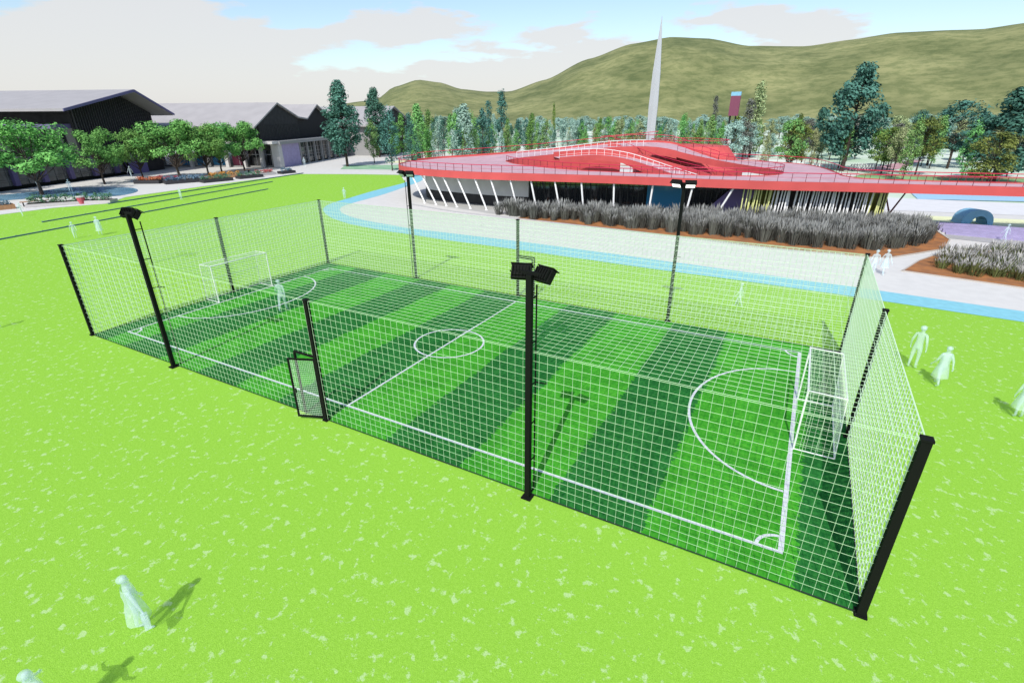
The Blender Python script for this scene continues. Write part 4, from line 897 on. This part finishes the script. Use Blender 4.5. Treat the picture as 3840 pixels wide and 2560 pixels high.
# ------------------------------------------------------------ people (pale translucent figures)
def person(lb, x, y, h, rz, pose='stand', extra=None):
    S_ = h/1.75; V = []; E_ = []; Rd = []
    def v(p, r, par=None):
        V.append(tuple(c*S_ for c in p)); Rd.append(r*S_)
        if par is not None: E_.append((par, len(V)-1))
        return len(V)-1
    st = {'stand': 0.04, 'walk': .24, 'stride': .34, 'bag': .10}.get(pose, .05)
    pel = v((0, 0, .95), .135); ab = v((0, 0, 1.10), .12, pel); ch = v((0, .01, 1.30), .145, ab); sh = v((0, 0, 1.43), .10, ch); nk = v((0, 0, 1.51), .052, sh)
    h1 = v((0, .015, 1.60), .082, nk); h2 = v((0, .0, 1.68), .088, h1); h3 = v((0, -.005, 1.735), .05, h2)
    v((0, .105, 1.60), .012, h1)                     # nose
    for s in (-1, 1):
        hp = v((s*.09, 0, .90), .095, pel); f = s*st
        kn = v((s*.10, f*.55+.02, .50), .062, hp); an = v((s*.10, f-.02*abs(st), .09+max(0, -f)*.2), .038, kn); v((s*.11, f+.13, .035+max(0, -f)*.1), .034, an)
        shd = v((s*.17, 0, 1.42), .062, sh)
        if pose == 'bag' and s == 1: el = v((.30, .06, 1.16), .043, shd); wr = v((.40, .12, .92), .028, el)
        elif pose == 'reach': el = v((s*.34, .10, 1.22), .043, shd); wr = v((s*.46, .26, 1.10), .028, el)
        else: el = v((s*.25, -f*.35-.02, 1.13), .043, shd); wr = v((s*.27, -f*.8+.05, .90), .028, el)
        wv = Vector(V[wr])/S_; ev = Vector(V[el])/S_; d = (wv-ev).normalized(); pm = wv+d*.06; pa = v(pm, .03, wr)
        sd_ = d.cross(Vector((s, 0, 0)));  sd_ = sd_.normalized() if sd_.length > .1 else Vector((0, 1, 0))
        for k, ln in enumerate((.065, .075, .07, .055)):
            b0 = pm+sd_*(.024-.016*k)+d*.03; q = v(b0, .0095, pa); q2 = v(b0+d*ln*.6+Vector((-s*.01, 0, 0)), .0085, q); v(b0+d*ln+Vector((-s*.028, 0, 0)), .007, q2)
        tq = v(pm+sd_*.04-d*.01, .010, pa); v(pm+sd_*.062+d*.03, .008, tq)
    me = bpy.data.meshes.new('person'); me.from_pydata(V, E_, []); me.materials.append(ghost)
    o = bpy.data.objects.new('person', me); COL.objects.link(o); o.location = (x, y, .0); o.rotation_euler = (0, 0, R(rz))
    sk = o.modifiers.new('skin', 'SKIN'); sk.use_smooth_shade = True
    for i, r in enumerate(Rd): me.skin_vertices[0].data[i].radius = (r, r*(.72 if i in (0, 1, 2, 3) else 1))
    me.skin_vertices[0].data[0].use_root = True
    sb_ = o.modifiers.new('sub', 'SUBSURF'); sb_.levels = 1; sb_.render_levels = 1
    tag(o, lb, 'person')
    if extra in ('coat', 'skirt'):
        m = MB(); n = 16; rows = [(1.44, .19, .12), (1.25, .20, .15), (1.02, .17, .14), (.8, .23, .2), (.42, .30, .26)] if extra == 'coat' else [(1.0, .16, .13), (.8, .22, .18), (.5, .29, .24)]
        for j, (zz, a, b_) in enumerate(rows):
            for k in range(n):
                t_ = 2*math.pi*k/n; w_ = 1+.05*math.sin(t_*5)*(j/len(rows)); m.v.append(Vector((a*w_*math.cos(t_), b_*w_*math.sin(t_), zz))*S_)
        for j in range(len(rows)-1):
            for k in range(n): m.f.append([j*n+k, j*n+(k+1) % n, (j+1)*n+(k+1) % n, (j+1)*n+k])
        m.build(extra, ghost, o, smooth=True)
    m = MB(); m.sphere(Vector((0, -.02, 1.685))*S_, .108*S_, 10, 7, (1, 1.05, .9)); m.v = [p for p in m.v]; m.build('hair', ghost, o, smooth=True)
    return o
person('pale figure in a long coat holding a bag out on the lawn, lower left', 17.02, -6.84, 1.36, -20, 'bag', 'coat')
t = thing('handbag', 'pale bag held by the coated figure on the near lawn', 'bag', (17.38, -6.86, .38), R(-20)); m = MB(); m.extr([(-.13, -.05, 0), (.13, -.05, 0), (.10, -.05, .22), (-.10, -.05, .22)], (0, .1, 0)); m.build('bag_body', ghost, t); m = MB(); m.path([(-.07, 0, .22), (-.05, 0, .32), (.05, 0, .32), (.07, 0, .22)], .008, n=5); m.build('handle', ghost, t)
person('pale figure with arms held out, cut off by the bottom edge of the picture', 17.62, -8.45, 1.36, 10, 'reach', 'coat')
person('pale figure walking on the lawn at the left edge of the picture', -4.75, -1.7, 1.15, 60, 'walk')
person('pale figure on the lawn beyond the near left cage corner, left of two', -23.47, 9.4, 1.3, 70, 'walk')
person('pale figure in a coat beyond the near left cage corner, right of two', -23.16, 11.0, 1.48, 40, 'stand', 'coat')
person('pale figure on the lawn edge by the timber planter at the far left', -39.65, 11.9, 1.25, 100, 'walk')
person('pale figure standing between the edging rails on the upper lawn', -36.05, 25.18, 1.38, 10, 'stand')
person('pale figure inside the net cage in front of the left goal', 4.96, 6.03, 1.62, 30, 'walk')
person('pale slim figure on the lawn right of the cage, leftmost of three', 31.1, 13.13, 1.7, -30, 'stand')
person('pale figure in a coat on the lawn right of the cage, middle of three', 31.7, 11.91, 1.5, 20, 'walk', 'coat')
person('pale figure in a coat on the lawn at the right edge of the picture', 33.55, 10.5, 1.5, 0, 'stand', 'coat')
person('pale figure on the path just behind the far right cage corner', 30.7, 26.6, 1.55, 15, 'stand')
person('pale figure in a skirt on the path beside the far right cage corner', 31.3, 27.2, 1.5, 200, 'walk', 'skirt')
person('faint pale figure on the lawn between the cage and the blue path edge', 24.51, 17.2, 1.24, 90, 'walk')
person('pale figure at the edge of the blue path by the tip of the white path', -19.7, 34.3, 1.3, 50, 'stand')
person('pale figure crossing the grey paving before the lilac steps', 39.9, 41.4, 1.3, 50, 'walk')
person('pale figure beside the pool under the largest green tree', -55.5, 22.6, 1.6, 60, 'walk')
person('pale figure on the plaza in front of the hall windows, near the pool top', -60.4, 21.2, 1.6, 10, 'stand')
person('pale figure on the plaza by the raking struts of the hall', -66.8, 35.5, 1.7, 100, 'walk')
person('pale figure walking past the violet wall of the hall', -65.5, 42.0, 1.7, 20, 'walk')
person('pale figure outside the lilac wall of the shops', -57.0, 60.8, 1.6, 30, 'stand')
